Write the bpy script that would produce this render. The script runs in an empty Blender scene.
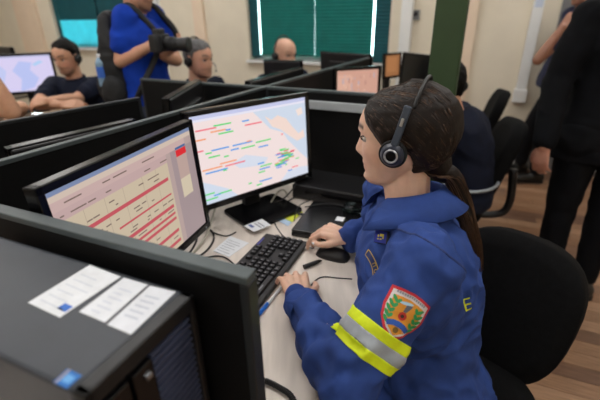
import bpy, bmesh, math, random
from mathutils import Vector, Matrix, noise
from mathutils.bvhtree import BVHTree
random.seed(7)
V = Vector
SC = bpy.context.scene
COL = SC.collection

# ------------------------------------------------------------------ camera
CF, CP, CR, CH = 400.0, math.radians(25.0), math.radians(-1.0), 1.46
_f = V((0, math.cos(CP), -math.sin(CP))); _r0 = V((1, 0, 0)); _u0 = _r0.cross(_f)
_r = _r0 * math.cos(CR) + _u0 * math.sin(CR)
_u = _u0 * math.cos(CR) - _r0 * math.sin(CR)
cd = bpy.data.cameras.new('camera'); cam = bpy.data.objects.new('camera', cd); COL.objects.link(cam)
cd.sensor_width = 36.0; cd.lens = CF * 36.0 / 600.0; cd.clip_start = 0.02; cd.clip_end = 100
cam.matrix_world = Matrix(((_r.x, _u.x, -_f.x, 0), (_r.y, _u.y, -_f.y, 0), (_r.z, _u.z, -_f.z, CH), (0, 0, 0, 1)))
cd.dof.use_dof = True; cd.dof.focus_distance = 0.93; cd.dof.aperture_fstop = 2.6
SC.camera = cam
CAM = V((0, 0, CH))
def RAY(x, y): return _r * ((x - 300) / CF) - _u * ((y - 200) / CF) + _f
def W(x, y, z):
    d = RAY(x, y); return CAM + d * ((z - CH) / d.z)
def WY(x, y, Y):
    d = RAY(x, y); return CAM + d * (Y / d.y)

# ------------------------------------------------------------------ world + view
w = bpy.data.worlds.new('daylight'); SC.world = w; w.use_nodes = True
w.node_tree.nodes['Background'].inputs[0].default_value = (0.80, 0.95, 1.0, 1)
w.node_tree.nodes['Background'].inputs[1].default_value = 12.0
SC.view_settings.view_transform = 'Standard'; SC.view_settings.look = 'None'
SC.view_settings.exposure = 0.0; SC.view_settings.gamma = 1.0; SC.view_settings.use_curve_mapping = False
LAMP = 8.0          # ceiling panel strength

# ------------------------------------------------------------------ materials
def lin(c):
    c = [x / 255.0 for x in c]
    return tuple((x / 12.92 if x <= 0.04045 else ((x + 0.055) / 1.055) ** 2.4) for x in c)
MATS = {}
def mat(name, rgb, rough=0.5, metal=0.0, var=0.12, scale=30.0, bump=0.0, bscale=200.0, spec=0.5, stretch=None, trans=0.0):
    if name in MATS: return MATS[name]
    m = bpy.data.materials.new(name); m.use_nodes = True; nt = m.node_tree; n = nt.nodes; L = nt.links
    b = n['Principled BSDF']; c = lin(rgb)
    b.inputs['Roughness'].default_value = rough; b.inputs['Metallic'].default_value = metal
    b.inputs['Specular IOR Level'].default_value = spec
    tc = n.new('ShaderNodeTexCoord'); mp = n.new('ShaderNodeMapping'); L.new(tc.outputs['Object'], mp.inputs[0])
    if stretch: mp.inputs['Scale'].default_value = stretch
    nz = n.new('ShaderNodeTexNoise'); nz.inputs['Scale'].default_value = scale; nz.inputs['Detail'].default_value = 4
    L.new(mp.outputs[0], nz.inputs['Vector'])
    rp = n.new('ShaderNodeValToRGB'); rp.color_ramp.elements[0].position = 0.3; rp.color_ramp.elements[1].position = 0.7
    rp.color_ramp.elements[0].color = (c[0]*(1-var), c[1]*(1-var), c[2]*(1-var), 1)
    rp.color_ramp.elements[1].color = (min(1, c[0]*(1+var)), min(1, c[1]*(1+var)), min(1, c[2]*(1+var)), 1)
    L.new(nz.outputs['Fac'], rp.inputs[0]); L.new(rp.outputs[0], b.inputs['Base Color'])
    if bump:
        n2 = n.new('ShaderNodeTexNoise'); n2.inputs['Scale'].default_value = bscale; L.new(mp.outputs[0], n2.inputs['Vector'])
        bp = n.new('ShaderNodeBump'); bp.inputs['Strength'].default_value = bump; bp.inputs['Distance'].default_value = 0.002
        L.new(n2.outputs['Fac'], bp.inputs['Height']); L.new(bp.outputs[0], b.inputs['Normal'])
    if trans:
        t = n.new('ShaderNodeBsdfTranslucent'); L.new(rp.outputs[0], t.inputs[0])
        mx = n.new('ShaderNodeMixShader'); mx.inputs[0].default_value = trans
        L.new(b.outputs[0], mx.inputs[1]); L.new(t.outputs[0], mx.inputs[2]); L.new(mx.outputs[0], n['Material Output'].inputs[0])
    MATS[name] = m; return m
def colmat(name, emit=0.0, rough=0.55, sss=0.0):
    """colour read from the mesh's own colour attribute (screens, print, skin)"""
    if name in MATS: return MATS[name]
    m = bpy.data.materials.new(name); m.use_nodes = True; n = m.node_tree.nodes; L = m.node_tree.links; b = n['Principled BSDF']
    a = n.new('ShaderNodeVertexColor'); a.layer_name = 'Col'
    if emit:
        b.inputs['Base Color'].default_value = (0.01, 0.01, 0.01, 1)
        L.new(a.outputs[0], b.inputs['Emission Color']); b.inputs['Emission Strength'].default_value = emit
    else:
        nz = n.new('ShaderNodeTexNoise'); nz.inputs['Scale'].default_value = 60; nz.inputs['Detail'].default_value = 5
        mx = n.new('ShaderNodeMix'); mx.data_type = 'RGBA'; mx.blend_type = 'MULTIPLY'; mx.inputs[0].default_value = 0.22
        tc = n.new('ShaderNodeTexCoord'); L.new(tc.outputs['Object'], nz.inputs['Vector'])
        L.new(a.outputs[0], mx.inputs[6]); L.new(nz.outputs['Fac'], mx.inputs[7]); L.new(mx.outputs[2], b.inputs['Base Color'])
        if sss:
            b.inputs['Subsurface Weight'].default_value = sss; b.inputs['Subsurface Radius'].default_value = (0.008, 0.003, 0.0015)
            b.inputs['Subsurface Scale'].default_value = 0.6
    b.inputs['Roughness'].default_value = rough
    MATS[name] = m; return m
def emat(name, rgb, s):
    if name in MATS: return MATS[name]
    m = bpy.data.materials.new(name); m.use_nodes = True; b = m.node_tree.nodes['Principled BSDF']
    b.inputs['Base Color'].default_value = (*lin(rgb), 1); b.inputs['Emission Color'].default_value = (*lin(rgb), 1)
    b.inputs['Emission Strength'].default_value = s; MATS[name] = m; return m
def glass(name, rgb=(225, 240, 238)):
    if name in MATS: return MATS[name]
    m = bpy.data.materials.new(name); m.use_nodes = True; n = m.node_tree.nodes; L = m.node_tree.links
    t = n.new('ShaderNodeBsdfTransparent'); t.inputs[0].default_value = (*lin(rgb), 1)
    g = n.new('ShaderNodeBsdfGlossy'); g.inputs['Roughness'].default_value = 0.03
    f = n.new('ShaderNodeFresnel'); mx = n.new('ShaderNodeMixShader')
    L.new(f.outputs[0], mx.inputs[0]); L.new(t.outputs[0], mx.inputs[1]); L.new(g.outputs[0], mx.inputs[2])
    L.new(mx.outputs[0], n['Material Output'].inputs[0]); MATS[name] = m; return m

M_WALL = mat('cream_paint', (224, 214, 194), 0.85, var=0.04, scale=4, bump=0.1)
M_PIL = mat('beige_paint', (228, 206, 182), 0.85, var=0.04, scale=4)
M_WHITE = mat('white_paint', (226, 226, 224), 0.6, var=0.04, scale=6)
M_GREYW = mat('grey_door_paint', (120, 120, 122), 0.6, var=0.05, scale=6)
M_CEIL = mat('ceiling_tile', (225, 224, 220), 0.9, var=0.05, scale=12)
M_BLIND = mat('teal_blind', (0, 120, 112), 0.7, var=0.10, scale=9, trans=0.30)
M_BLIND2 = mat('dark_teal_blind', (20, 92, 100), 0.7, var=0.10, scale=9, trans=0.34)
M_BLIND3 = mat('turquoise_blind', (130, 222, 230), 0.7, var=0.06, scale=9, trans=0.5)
M_BLACK = mat('black_plastic', (22, 22, 24), 0.42, var=0.2, scale=60, bump=0.15, bscale=900)
M_BLACKG = mat('gloss_black_plastic', (12, 12, 14), 0.22, var=0.1, scale=40)
M_PANEL = mat('partition_black_laminate', (9, 9, 10), 0.6, var=0.25, scale=14, bump=0.2, bscale=500, spec=0.2)
M_RAIL = mat('partition_grey_edge', (80, 88, 90), 0.42, metal=0.25, var=0.1, scale=20)
M_RAILB = mat('partition_dark_edge', (42, 45, 47), 0.42, metal=0.25, var=0.1, scale=20)
M_STRIP = mat('light_grey_rail', (176, 182, 186), 0.45, metal=0.1, var=0.06, scale=20)
M_DESK = mat('pale_wood_laminate', (214, 204, 194), 0.42, var=0.10, scale=5, stretch=(9, 1.2, 4))
M_PCCASE = mat('dark_grey_pc_case', (38, 44, 54), 0.42, var=0.12, scale=16, bump=0.15, bscale=900, spec=0.6)
M_PAPER = mat('white_paper', (225, 228, 232), 0.7, var=0.04, scale=30)
M_YELP = mat('yellow_note_paper', (216, 226, 70), 0.7, var=0.05, scale=30)
M_BLUEP = mat('pale_blue_paper', (175, 200, 225), 0.7, var=0.05, scale=30)
M_KEY = mat('black_keycap', (28, 28, 31), 0.45, var=0.12, scale=80)
M_NAVY = mat('navy_uniform_cloth', (46, 71, 136), 0.8, var=0.16, scale=22, bump=0.35, bscale=700, spec=0.25)
M_DNAVY = mat('dark_navy_cloth', (20, 25, 42), 0.85, var=0.2, scale=20, bump=0.3, bscale=600, spec=0.2)
M_POLO = mat('royal_blue_cotton', (16, 56, 160), 0.85, var=0.14, scale=14, bump=0.3, bscale=600, spec=0.2)
M_SUIT = mat('black_suit_wool', (13, 14, 18), 0.85, var=0.25, scale=18, bump=0.3, bscale=700, spec=0.15)
M_TROUS = mat('black_trouser_cloth', (18, 18, 22), 0.85, var=0.2, scale=18, spec=0.2)
M_SHOE = mat('black_boot_leather', (16, 15, 15), 0.4, var=0.2, scale=30)
M_FABRIC = mat('black_chair_fabric', (15, 15, 16), 0.95, var=0.3, scale=60, bump=0.5, bscale=900, spec=0.15)
M_BAG = mat('black_nylon', (14, 15, 18), 0.7, var=0.25, scale=25, bump=0.3, bscale=400)
M_YEL = mat('fluorescent_yellow_tape', (222, 240, 20), 0.6, var=0.07, scale=50)
M_SILV = mat('silver_reflective_tape', (168, 176, 184), 0.45, metal=0.2, var=0.06, scale=60)
M_HAIR = mat('dark_brown_hair', (26, 17, 12), 0.5, var=0.4, scale=60, bump=0.3, bscale=220, stretch=(6, 1, 1), spec=0.25)
M_STRAND = mat('dark_brown_hair_strands', (40, 27, 19), 0.4, var=0.4, scale=80, spec=0.35)
M_STRAND2 = mat('brown_hair_strands', (84, 60, 42), 0.4, var=0.3, scale=80, spec=0.35)
M_STRAND3 = mat('near_black_hair_strands', (22, 15, 11), 0.42, var=0.3, scale=80, spec=0.3)
M_HBLK = mat('black_hair', (14, 12, 11), 0.6, var=0.3, scale=90, bump=0.6, bscale=300, spec=0.15)
M_HGRY = mat('grey_hair', (92, 90, 90), 0.55, var=0.45, scale=110, bump=0.6, bscale=300)
M_GREEN = mat('dark_green_column_paint', (44, 66, 34), 0.6, var=0.1, scale=8)
M_CHROME = mat('brushed_silver', (190, 192, 195), 0.3, metal=0.9, var=0.05)
M_BLUEPEN = mat('blue_pen_plastic', (30, 110, 215), 0.35, var=0.05)
M_CLEAR = glass('clear_plastic')
M_GLASS = glass('window_glass')
M_SKIN = colmat('skin', rough=0.5, sss=0.12)
M_PRINT = colmat('printed_colours', rough=0.6)
M_SCREEN = colmat('lit_screen', emit=1.0, rough=0.35)
M_EYE = colmat('eye_surface', rough=0.15)
M_NAIL = mat('white_nail_varnish', (235, 232, 236), 0.25, var=0.02)

# ------------------------------------------------------------------ mesh helpers
class MB:
    def __init__(s): s.v = []; s.f = []; s.c = []
    def add(s, vs, fs, col=None):
        o = len(s.v); s.v += [V(p) for p in vs]
        for f in fs: s.f.append([o + i for i in f]); s.c.append(col)
        return s
    def box(s, c, d, M=None, col=None):
        c = V(c); x, y, z = d[0]/2, d[1]/2, d[2]/2
        vs = [V((a, b, e)) for e in (-z, z) for b in (-y, y) for a in (-x, x)]
        if M is not None: vs = [M @ p for p in vs]
        return s.add([c + p for p in vs], [(0,2,3,1), (4,5,7,6), (0,1,5,4), (2,6,7,3), (0,4,6,2), (1,3,7,5)], col)
    def rings(s, rings, cap=True, closed=True, col=None):
        n = len(rings[0]); vs = [p for r in rings for p in r]; fs = []
        for i in range(len(rings)-1):
            for j in range(n if closed else n-1):
                k = (j+1) % n
                fs.append((i*n+j, i*n+k, (i+1)*n+k, (i+1)*n+j))
        if cap: fs.append(tuple(range(n-1, -1, -1))); fs.append(tuple(range((len(rings)-1)*n, len(rings)*n)))
        return s.add(vs, fs, col)
    def cap(s, p0, p1, r0, r1=None, n=14, hemi=4):
        """tapered capsule"""
        p0 = V(p0); p1 = V(p1); r1 = r0 if r1 is None else r1; d = (p1-p0)
        d = d.normalized() if d.length > 1e-6 else V((0,0,1))
        a = d.orthogonal().normalized(); b = d.cross(a); R = []
        for i in range(hemi+1):
            t = (1 - i/hemi)*math.pi/2*0.97
            R.append((p0 - d*r0*math.sin(t), r0*math.cos(t)))
        for i in range(hemi+1):
            t = (i/hemi)*math.pi/2*0.97
            R.append((p1 + d*r1*math.sin(t), r1*math.cos(t)))
        return s.rings([[c + (a*math.cos(2*math.pi*j/n) + b*math.sin(2*math.pi*j/n))*r for j in range(n)] for c, r in R])
    def cyl(s, p0, p1, r0, r1=None, n=16, col=None):
        p0 = V(p0); p1 = V(p1); r1 = r0 if r1 is None else r1; d = (p1-p0).normalized(); a = d.orthogonal().normalized(); b = d.cross(a)
        return s.rings([[c + (a*math.cos(2*math.pi*j/n) + b*math.sin(2*math.pi*j/n))*r for j in range(n)] for c, r in ((p0, r0), (p1, r1))], col=col)
    def ell(s, c, rad, M=None, n=18, m=10, col=None):
        c = V(c); R = []
        for i in range(m+1):
            t = -math.pi/2*0.985 + math.pi*0.985*i/m
            ring = [V((rad[0]*math.cos(t)*math.cos(2*math.pi*j/n), rad[1]*math.cos(t)*math.sin(2*math.pi*j/n), rad[2]*math.sin(t))) for j in range(n)]
            R.append([c + (M @ p if M is not None else p) for p in ring])
        return s.rings(R, col=col)
    def tube(s, pts, r, n=8, sub=6, flat=None):
        P = spline([V(p) for p in pts], sub) if sub > 1 else [V(p) for p in pts]
        R = []; a = None
        for i, p in enumerate(P):
            d = (P[min(i+1, len(P)-1)] - P[max(i-1, 0)]).normalized()
            if a is None: a = d.orthogonal().normalized()
            a = (a - d*a.dot(d)).normalized(); b = d.cross(a)
            rr = r(i/(len(P)-1)) if callable(r) else r
            R.append([p + (a*math.cos(2*math.pi*j/n) + b*math.sin(2*math.pi*j/n))*rr for j in range(n)])
        return s.rings(R)
    def prism(s, poly, z0, z1, M=None, col=None):
        n = len(poly); vs = [V((x, y, z0)) for x, y in poly] + [V((x, y, z1)) for x, y in poly]
        if M is not None: vs = [M @ p for p in vs]
        fs = [tuple(range(n-1, -1, -1)), tuple(range(n, 2*n))] + [(i, (i+1) % n, n+(i+1) % n, n+i) for i in range(n)]
        return s.add(vs, fs, col)
    def mesh(s, name):
        me = bpy.data.meshes.new(name); me.from_pydata([tuple(p) for p in s.v], [], s.f); me.update()
        if any(c is not None for c in s.c):
            ca = me.color_attributes.new('Col', 'BYTE_COLOR', 'CORNER')
            for p, c in zip(me.polygons, s.c):
                for li in p.loop_indices: ca.data[li].color_srgb = (*[x/255 for x in (c or (128,128,128))], 1)
        return me
def spline(P, sub):
    out = []
    for i in range(len(P)-1):
        a = P[max(i-1, 0)]; b = P[i]; c = P[i+1]; d = P[min(i+2, len(P)-1)]
        for k in range(sub):
            t = k/sub
            out.append(0.5*((2*b) + (c-a)*t + (2*a-5*b+4*c-d)*t*t + (3*b-a-3*c+d)*t**3))
    out.append(P[-1]); return out
def rrect(w, h, r, n=5):
    out = []
    for cx, cy, a0 in ((w/2-r, h/2-r, 0), (-w/2+r, h/2-r, 90), (-w/2+r, -h/2+r, 180), (w/2-r, -h/2+r, 270)):
        for k in range(n+1):
            a = math.radians(a0 + 90*k/n); out.append((cx + r*math.cos(a), cy + r*math.sin(a)))
    return out
def O(name, mb, m, parent=None, smooth=False, bev=0.0, bseg=2):
    me = mb.mesh(name) if isinstance(mb, MB) else mb
    if smooth:
        for p in me.polygons: p.use_smooth = True
    ob = bpy.data.objects.new(name, me); COL.objects.link(ob)
    if m is not None: me.materials.clear(); me.materials.append(m)
    if parent is not None: ob.parent = parent
    if bev:
        b = ob.modifiers.new('bevel', 'BEVEL'); b.width = bev; b.segments = bseg; b.limit_method = 'ANGLE'; b.angle_limit = math.radians(40)
    return ob
def tag(o, label, cat, group=None, kind=None):
    o['label'] = label; o['category'] = cat
    if group: o['group'] = group
    if kind: o['kind'] = kind
    return o
def thing(name, label, cat, loc=(0, 0, 0), rz=0.0, group=None):
    e = bpy.data.objects.new(name, None); COL.objects.link(e); e.empty_display_size = 0.1
    e.location = loc; e.rotation_euler = (0, 0, rz); return tag(e, label, cat, group)
def clone(o, parent=None):
    c = o.copy(); COL.objects.link(c); c.parent = parent
    for ch in list(o.children): clone(ch, c)
    return c
def struct(name, mb, m, label, cat, bev=0):
    return tag(O(name, mb, m, bev=bev), label, cat, kind='structure')
def bev_smooth(ob):
    for p in ob.data.polygons: p.use_smooth = True

# ------------------------------------------------------------------ room frame: u along the back wall, v into the room
PH = math.radians(-24.0)
U = V((math.cos(PH), math.sin(PH), 0)); N = V((-math.sin(PH), math.cos(PH), 0))
RZ = Matrix.Rotation(PH, 3, 'Z')
def UV(u, v, z=0): return U*u + N*v + V((0, 0, z))
VB = 4.40
def wall_hit(x, y, v=VB):
    d = RAY(x, y); t = (v - CAM.dot(N))/d.dot(N); p = CAM + d*t
    return p.dot(U), p.z
U0, U1, V0, ZC = -7.2, 2.6, -2.2, 2.75
def ubox(mb, u0, u1, v0, v1, z0, z1, col=None):
    return mb.box(UV((u0+u1)/2, (v0+v1)/2, (z0+z1)/2), (abs(u1-u0), abs(v1-v0), abs(z1-z0)), RZ, col)
# floor with planks
fl = struct('floor', ubox(MB(), U0, U1, V0, VB, -0.06, -0.006), mat('floor_underlay_brown', (96, 66, 46), 0.5, var=0.25, scale=3, stretch=(1, 10, 1)), 'brown wooden plank floor of the control room', 'floor')
PM = []
for i, c in enumerate([(150, 116, 90), (132, 100, 79), (166, 131, 104), (116, 87, 70), (142, 106, 80)]):
    PM.append(mat('plank_wood_%d' % i, c, 0.33, var=0.28, scale=7, stretch=(1.2, 14, 4), bump=0.08, bscale=60))
pl_mesh = {}
def plank_mesh(l, i):
    if (l, i) not in pl_mesh:
        me = MB().box((0, 0, -0.003), (l-0.003, 0.0875, 0.006)).mesh('plank'); me.materials.append(PM[i]); pl_mesh[(l, i)] = me
    return pl_mesh[(l, i)]
cnt = 0; vv = -0.1
while vv < VB-0.05:
    uu = -0.35 - random.choice((0.0, 0.2, 0.4, 0.6)) + (0.0 if vv < 2 else 0.1)
    while uu < 2.3 and cnt < 296:
        l = random.choice((0.6, 0.9, 1.2)); ob = bpy.data.objects.new('plank', plank_mesh(l, random.randrange(5)))
        COL.objects.link(ob); ob.location = UV(uu+l/2, vv+0.045, 0); ob.rotation_euler = (0, 0, PH); ob.parent = fl
        uu += l; cnt += 1
    vv += 0.09
struct('ceiling', ubox(MB(), U0, U1, V0, VB, ZC, ZC+0.08), M_CEIL, 'white tiled ceiling above the desks', 'ceiling')
# windows in the back wall from pixels
wu0, zs = wall_hit(250, 59.5); wu1, _ = wall_hit(388, 52)
ZS1 = zs
lu0, zs2 = wall_hit(60, 47); lu1, _ = wall_hit(150, 46)
ZS2 = zs2; ZH = 2.35
wb = MB()
ubox(wb, U0, lu0, VB, VB+0.2, 0, ZC); ubox(wb, lu0, lu1, VB, VB+0.2, 0, ZS2); ubox(wb, lu0, lu1, VB, VB+0.2, ZH, ZC)
ubox(wb, lu1, wu0, VB, VB+0.2, 0, ZC); ubox(wb, wu0, wu1, VB, VB+0.2, 0, ZS1); ubox(wb, wu0, wu1, VB, VB+0.2, ZH, ZC)
ubox(wb, wu1, U1, VB, VB+0.2, 0, ZC)
struct('wall_back', wb, M_WALL, 'cream painted back wall with two blinded windows', 'wall')
struct('wall_left', ubox(MB(), U0-0.15, U0, V0, VB, 0, ZC), M_WALL, 'cream side wall beyond the left desks', 'wall')
struct('wall_right', ubox(MB(), U1, U1+0.15, V0, VB, 0, ZC), M_WALL, 'cream side wall behind the standing visitors', 'wall')
struct('wall_front', ubox(MB(), U0, U1, V0-0.15, V0, 0, ZC), M_WALL, 'cream wall behind the camera', 'wall')
struct('baseboard_back', ubox(MB(), wu1, U1, VB-0.015, VB, 0, 0.10), M_WHITE, 'white baseboard along the back wall', 'baseboard')
def pilaster(name, x0, x1, y, m, label, d=0.06):
    a, _ = wall_hit(x0, y, VB-d); b, _ = wall_hit(x1, y, VB-d)
    struct(name, ubox(MB(), a, b, VB-d, VB, 0, ZC), m, label, 'wall trim')
pilaster('trim_1', 18, 38, 25, M_PIL, 'peach pilaster at the far left of the back wall')
pilaster('trim_2', 194, 204, 25, M_PIL, 'narrow beige pilaster between the windows', 0.04)
pilaster('trim_3', 400, 411, 25, M_WHITE, 'white vertical pipe casing right of the green blinds', 0.10)
pilaster('trim_4', 150, 160, 25, M_WHITE, 'white window casing behind the blue-shirted photographer', 0.05)
pilaster('trim_5', 459, 476, 25, M_PIL, 'pale pilaster right of the green column', 0.05)
# window with frame, pane, blind panels
def pleated(mb, u0, u1, v, z0, z1, n):
    R = []
    for i in range(n*2+1):
        z = z0 + (z1-z0)*i/(n*2); d = 0.006 if i % 2 else 0
        R.append([UV(u0, v-d, z), UV(u1, v-d, z), UV(u1, v-d+0.003, z), UV(u0, v-d+0.003, z)])
    return mb.rings(R)
def window(name, u0, u1, z0, label, panels):
    fr = MB()
    for a, b, c, d in ((u0, u1, z0, z0+0.05), (u0, u1, ZH-0.05, ZH), (u0, u0+0.05, z0, ZH), (u1-0.05, u1, z0, ZH), ((u0+u1)/2-0.03, (u0+u1)/2+0.03, z0, ZH)):
        ubox(fr, a, b, VB+0.11, VB+0.16, c, d)
    o = struct(name, fr, M_WHITE, label, 'window')
    O('pane', ubox(MB(), u0+0.03, u1-0.03, VB+0.13, VB+0.136, z0+0.03, ZH-0.03), M_GLASS, o)
    O('window_sill', ubox(MB(), u0-0.03, u1+0.03, VB-0.05, VB+0.11, z0-0.03, z0), M_WHITE, o)
    for a, b, c, d, m in panels:
        O('blind_panel', pleated(MB(), a, b, VB+0.05, c, d, 40), m, o)
    return o
def pu(x): return wall_hit(x, 30, VB+0.05)[0]
window('window_1', wu0, wu1, ZS1, 'window covered by dark teal pleated blinds behind the bald man',
       [(wu0+0.0, pu(259.5), ZS1+0.03, ZH, M_BLIND2), (pu(260.6), pu(314.8), ZS1+0.05, ZH, M_BLIND), (pu(315.0), pu(372.6), ZS1+0.04, ZH, M_BLIND), (pu(374.2), wu1, ZS1+0.0, ZH, M_BLIND2)])
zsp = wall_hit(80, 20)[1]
window('window_2', lu0, lu1, ZS2, 'window with turquoise blind lit by daylight behind the photographer',
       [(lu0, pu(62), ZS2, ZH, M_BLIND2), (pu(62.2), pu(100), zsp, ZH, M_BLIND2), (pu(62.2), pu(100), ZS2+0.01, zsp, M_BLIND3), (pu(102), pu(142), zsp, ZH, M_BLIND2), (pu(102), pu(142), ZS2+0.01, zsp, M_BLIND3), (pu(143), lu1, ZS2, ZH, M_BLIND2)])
# cable trunking, thermostat, switch, grey door
ta, tz = wall_hit(513, 101); tb, _ = wall_hit(523, 101)
tr = thing('cable_trunking', 'white vertical cable trunking on the wall above the empty chairs', 'trunking', UV(ta, VB-0.03, tz))
tr.rotation_euler = (0, 0, PH)
tw = tb-ta; tr_h = ZC-tz
O('channel', MB().box((tw/2, 0, tr_h/2), (tw, 0.055, tr_h)), M_WHITE, tr, bev=0.004)
O('end_box', MB().box((tw/2, -0.008, 0.06), (tw+0.03, 0.07, 0.12)), M_WHITE, tr, bev=0.004)
O('cover_joint', MB().box((tw/2, -0.003, 0.62), (tw+0.006, 0.06, 0.012)), M_WHITE, tr)
O('printed_notice', MB().box((tw/2, -0.029, 0.88), (tw*0.7, 0.002, 0.13), col=(205, 215, 232)).box((tw/2, -0.0305, 0.90), (tw*0.45, 0.001, 0.03), col=(120, 140, 190)), M_PRINT, tr)
def wall_fix(name, label, cat, x, y, s, build):
    u, z = wall_hit(x, y); t = thing(name, label, cat, UV(u, VB, z)); t.rotation_euler = (0, 0, PH); build(t, s); return t
def thermo(t, s):
    O('housing', MB().box((0, -0.014, 0), (s, 0.026, s)), mat('grey_plastic', (120, 122, 122), 0.5), t, bev=0.004)
    O('display', MB().box((0, -0.028, s*0.1), (s*0.6, 0.003, s*0.4)), M_BLACK, t)
wall_fix('thermostat', 'small grey thermostat on the wall left of the green column', 'thermostat', 415, 15, 0.09, thermo)
def sensor(t, s):
    O('base', MB().cyl((0, 0, 0), (0, -0.02, 0), s*0.5), M_WHITE, t)
    O('dome', MB().ell((0, -0.025, 0), (s*0.4, 0.03, s*0.4)), mat('grey_plastic', (120, 122, 122), 0.5), t, smooth=True)
wall_fix('wall_sensor', 'small round sensor on the wall above the camera lens', 'sensor', 160, 12, 0.10, sensor)
d0, _ = wall_hit(549, 60); 
dr = struct('door_1', ubox(MB(), d0, d0+0.95, VB-0.03, VB+0.01, 0, 2.1), M_GREYW, 'plain grey door behind the standing visitors', 'door')
O('door_handle', MB().cyl(UV(d0+0.85, VB-0.09, 1.0), UV(d0+0.72, VB-0.09, 1.0), 0.009).cyl(UV(d0+0.85, VB-0.09, 1.0), UV(d0+0.85, VB-0.03, 1.0), 0.012), M_CHROME, dr)

# ------------------------------------------------------------------ ceiling lights (outside the frame, they light the room)
def ceiling_light(u, v, label):
    t = thing('ceiling_light', label, 'ceiling light', UV(u, v, ZC)); t.rotation_euler = (0, 0, PH); t['group'] = 'ceiling light panels'
    f = MB()
    for c, d in (((0, 0.31, -0.02), (1.24, 0.03, 0.04)), ((0, -0.31, -0.02), (1.24, 0.03, 0.04)), ((0.605, 0, -0.02), (0.03, 0.59, 0.04)), ((-0.605, 0, -0.02), (0.03, 0.59, 0.04))): f.box(c, d)
    O('frame', f, M_WHITE, t); O('diffuser', MB().box((0, 0, -0.022), (1.18, 0.59, 0.012)), emat('lamp_diffuser', (253, 251, 248), LAMP), t)
for v in (-1.0, 1.2, 3.4):
    for u in (-5.4, -3.2, -1.2, 0.8):
        ceiling_light(u, v, 'white rectangular fluorescent ceiling light panel')

# ------------------------------------------------------------------ green column
gp = V((0.605, 1.72, 0))
gc = thing('column', 'dark green square column behind the woman with the ponytail', 'column', gp, PH)
O('shaft', MB().box((0, 0, ZC/2), (0.115, 0.115, ZC)), M_GREEN, gc, bev=0.006)
O('base_plate', MB().box((0, 0, 0.006), (0.2, 0.2, 0.012)), M_GREEN, gc, bev=0.003)

# ------------------------------------------------------------------ partitions
ZP = 1.15
def partition(p0, p1, label, z=ZP, th=0.024, rail=M_RAIL, strip=None, z0=0.0, ends=True):
    p0 = V((p0[0], p0[1], 0)); p1 = V((p1[0], p1[1], 0)); d = p1-p0; L = d.length
    t = thing('desk_partition', label, 'partition', p0, math.atan2(d.y, d.x))
    O('panel', MB().box((L/2, 0, (z0+z-0.012)/2), (L-0.004, th-0.003, z-0.012-z0)), M_PANEL, t)
    O('top_rail', MB().box((L/2, 0, z-0.006), (L, th, 0.012)), rail, t, bev=0.002)
    if ends:
        O('end_post', MB().box((L-0.006, 0, (z-0.012)/2), (0.014, th, z-0.013)), M_RAILB, t, bev=0.002)
        O('end_post', MB().box((0.006, 0, (z-0.012)/2), (0.014, th, z-0.013)), M_RAILB, t, bev=0.002)
    if strip:
        O('accessory_rail', MB().box(((strip[0]+strip[1])/2, -th/2-0.006, z-0.065), (strip[1]-strip[0], 0.014, 0.038)), M_STRIP, t, bev=0.003)
    for s in (0.06, L-0.06):
        O('foot', MB().box((s, 0, 0.008), (0.05, 0.16, 0.016)), M_BLACK, t, bev=0.003)
    return t
def Wp(x, y, z=ZP): p = W(x, y, z); return (p.x, p.y)
q = Wp(251.5, 273.6); q0 = V(Wp(0, 208)); dq = (V(q)-q0).normalized()
Q0 = q0 - dq*0.22; Q1 = V(q)
partition(Q0, Q1, 'black desk partition with grey top edge right behind the computer tower', th=0.025)
a = V(Wp(0, 160)); b = V(Wp(276, 81)); c = V(Wp(372, 56)); d = (c-a).normalized()
L2a = a - d*0.20; L2c = c
partition(L2a, L2c, 'long black spine partition running behind the two lit monitors', th=0.022, rail=M_RAIL)
ma = V(Wp(141, 78)); mc = V(Wp(362, 92.5)); dm = (mc-ma).normalized(); M1 = mc + dm*0.30
def cross2(p, r, q, t):
    den = r.x*t.y - r.y*t.x; k = ((q.x-p.x)*t.y - (q.y-p.y)*t.x)/den; return p + r*k
X0 = cross2(ma, dm, L2a, d)
Lm = (M1-X0).length; sx = (V(Wp(306, 91))-X0).length
partition(ma, X0-dm*0.013, 'black partition below the grey-haired man with the headset', th=0.022)
partition(X0+dm*0.013, M1, 'black cross partition with light grey rail beyond the map monitor', th=0.022, strip=(sx-0.09, Lm-0.02))
l0 = V(Wp(0, 121.5)); l1 = V(Wp(139, 97)); dl = (l1-l0).normalized()
partition(l0-dl*0.3, l1, 'black partition in front of the man with crossed arms', th=0.022, rail=M_RAILB)

# ------------------------------------------------------------------ desks
ZD = 0.74
A2 = V((math.cos(math.radians(64)), math.sin(math.radians(64)))); B2 = V((A2.y, -A2.x))
def desk(poly, label, legs, base, wood=None):
    c = V((sum(p[0] for p in poly)/len(poly), sum(p[1] for p in poly)/len(poly)))
    t = thing('desk', label, 'desk', (c.x, c.y, 0))
    O('desktop', MB().prism([(p[0]-c.x, p[1]-c.y) for p in poly], ZD-0.028, ZD), wood or M_DESK, t, bev=0.003)
    for p in legs:
        O('leg', MB().box((p[0]-c.x, p[1]-c.y, (ZD-0.03)/2), (0.05, 0.05, ZD-0.03), Matrix.Rotation(math.radians(-26), 3, 'Z')), M_BLACK, t, bev=0.003)
    return t
def lineP(p, s, o=0.0): return p + A2*s + B2*o
fe = W(326, 380, ZD); fe = V((fe.x, fe.y))                          # a point of the woman's desk front edge
nb_ = dq.orthogonal(); nb_ = nb_ if nb_.y > 0 else -nb_
Qn = Q1 + nb_*0.016
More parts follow.
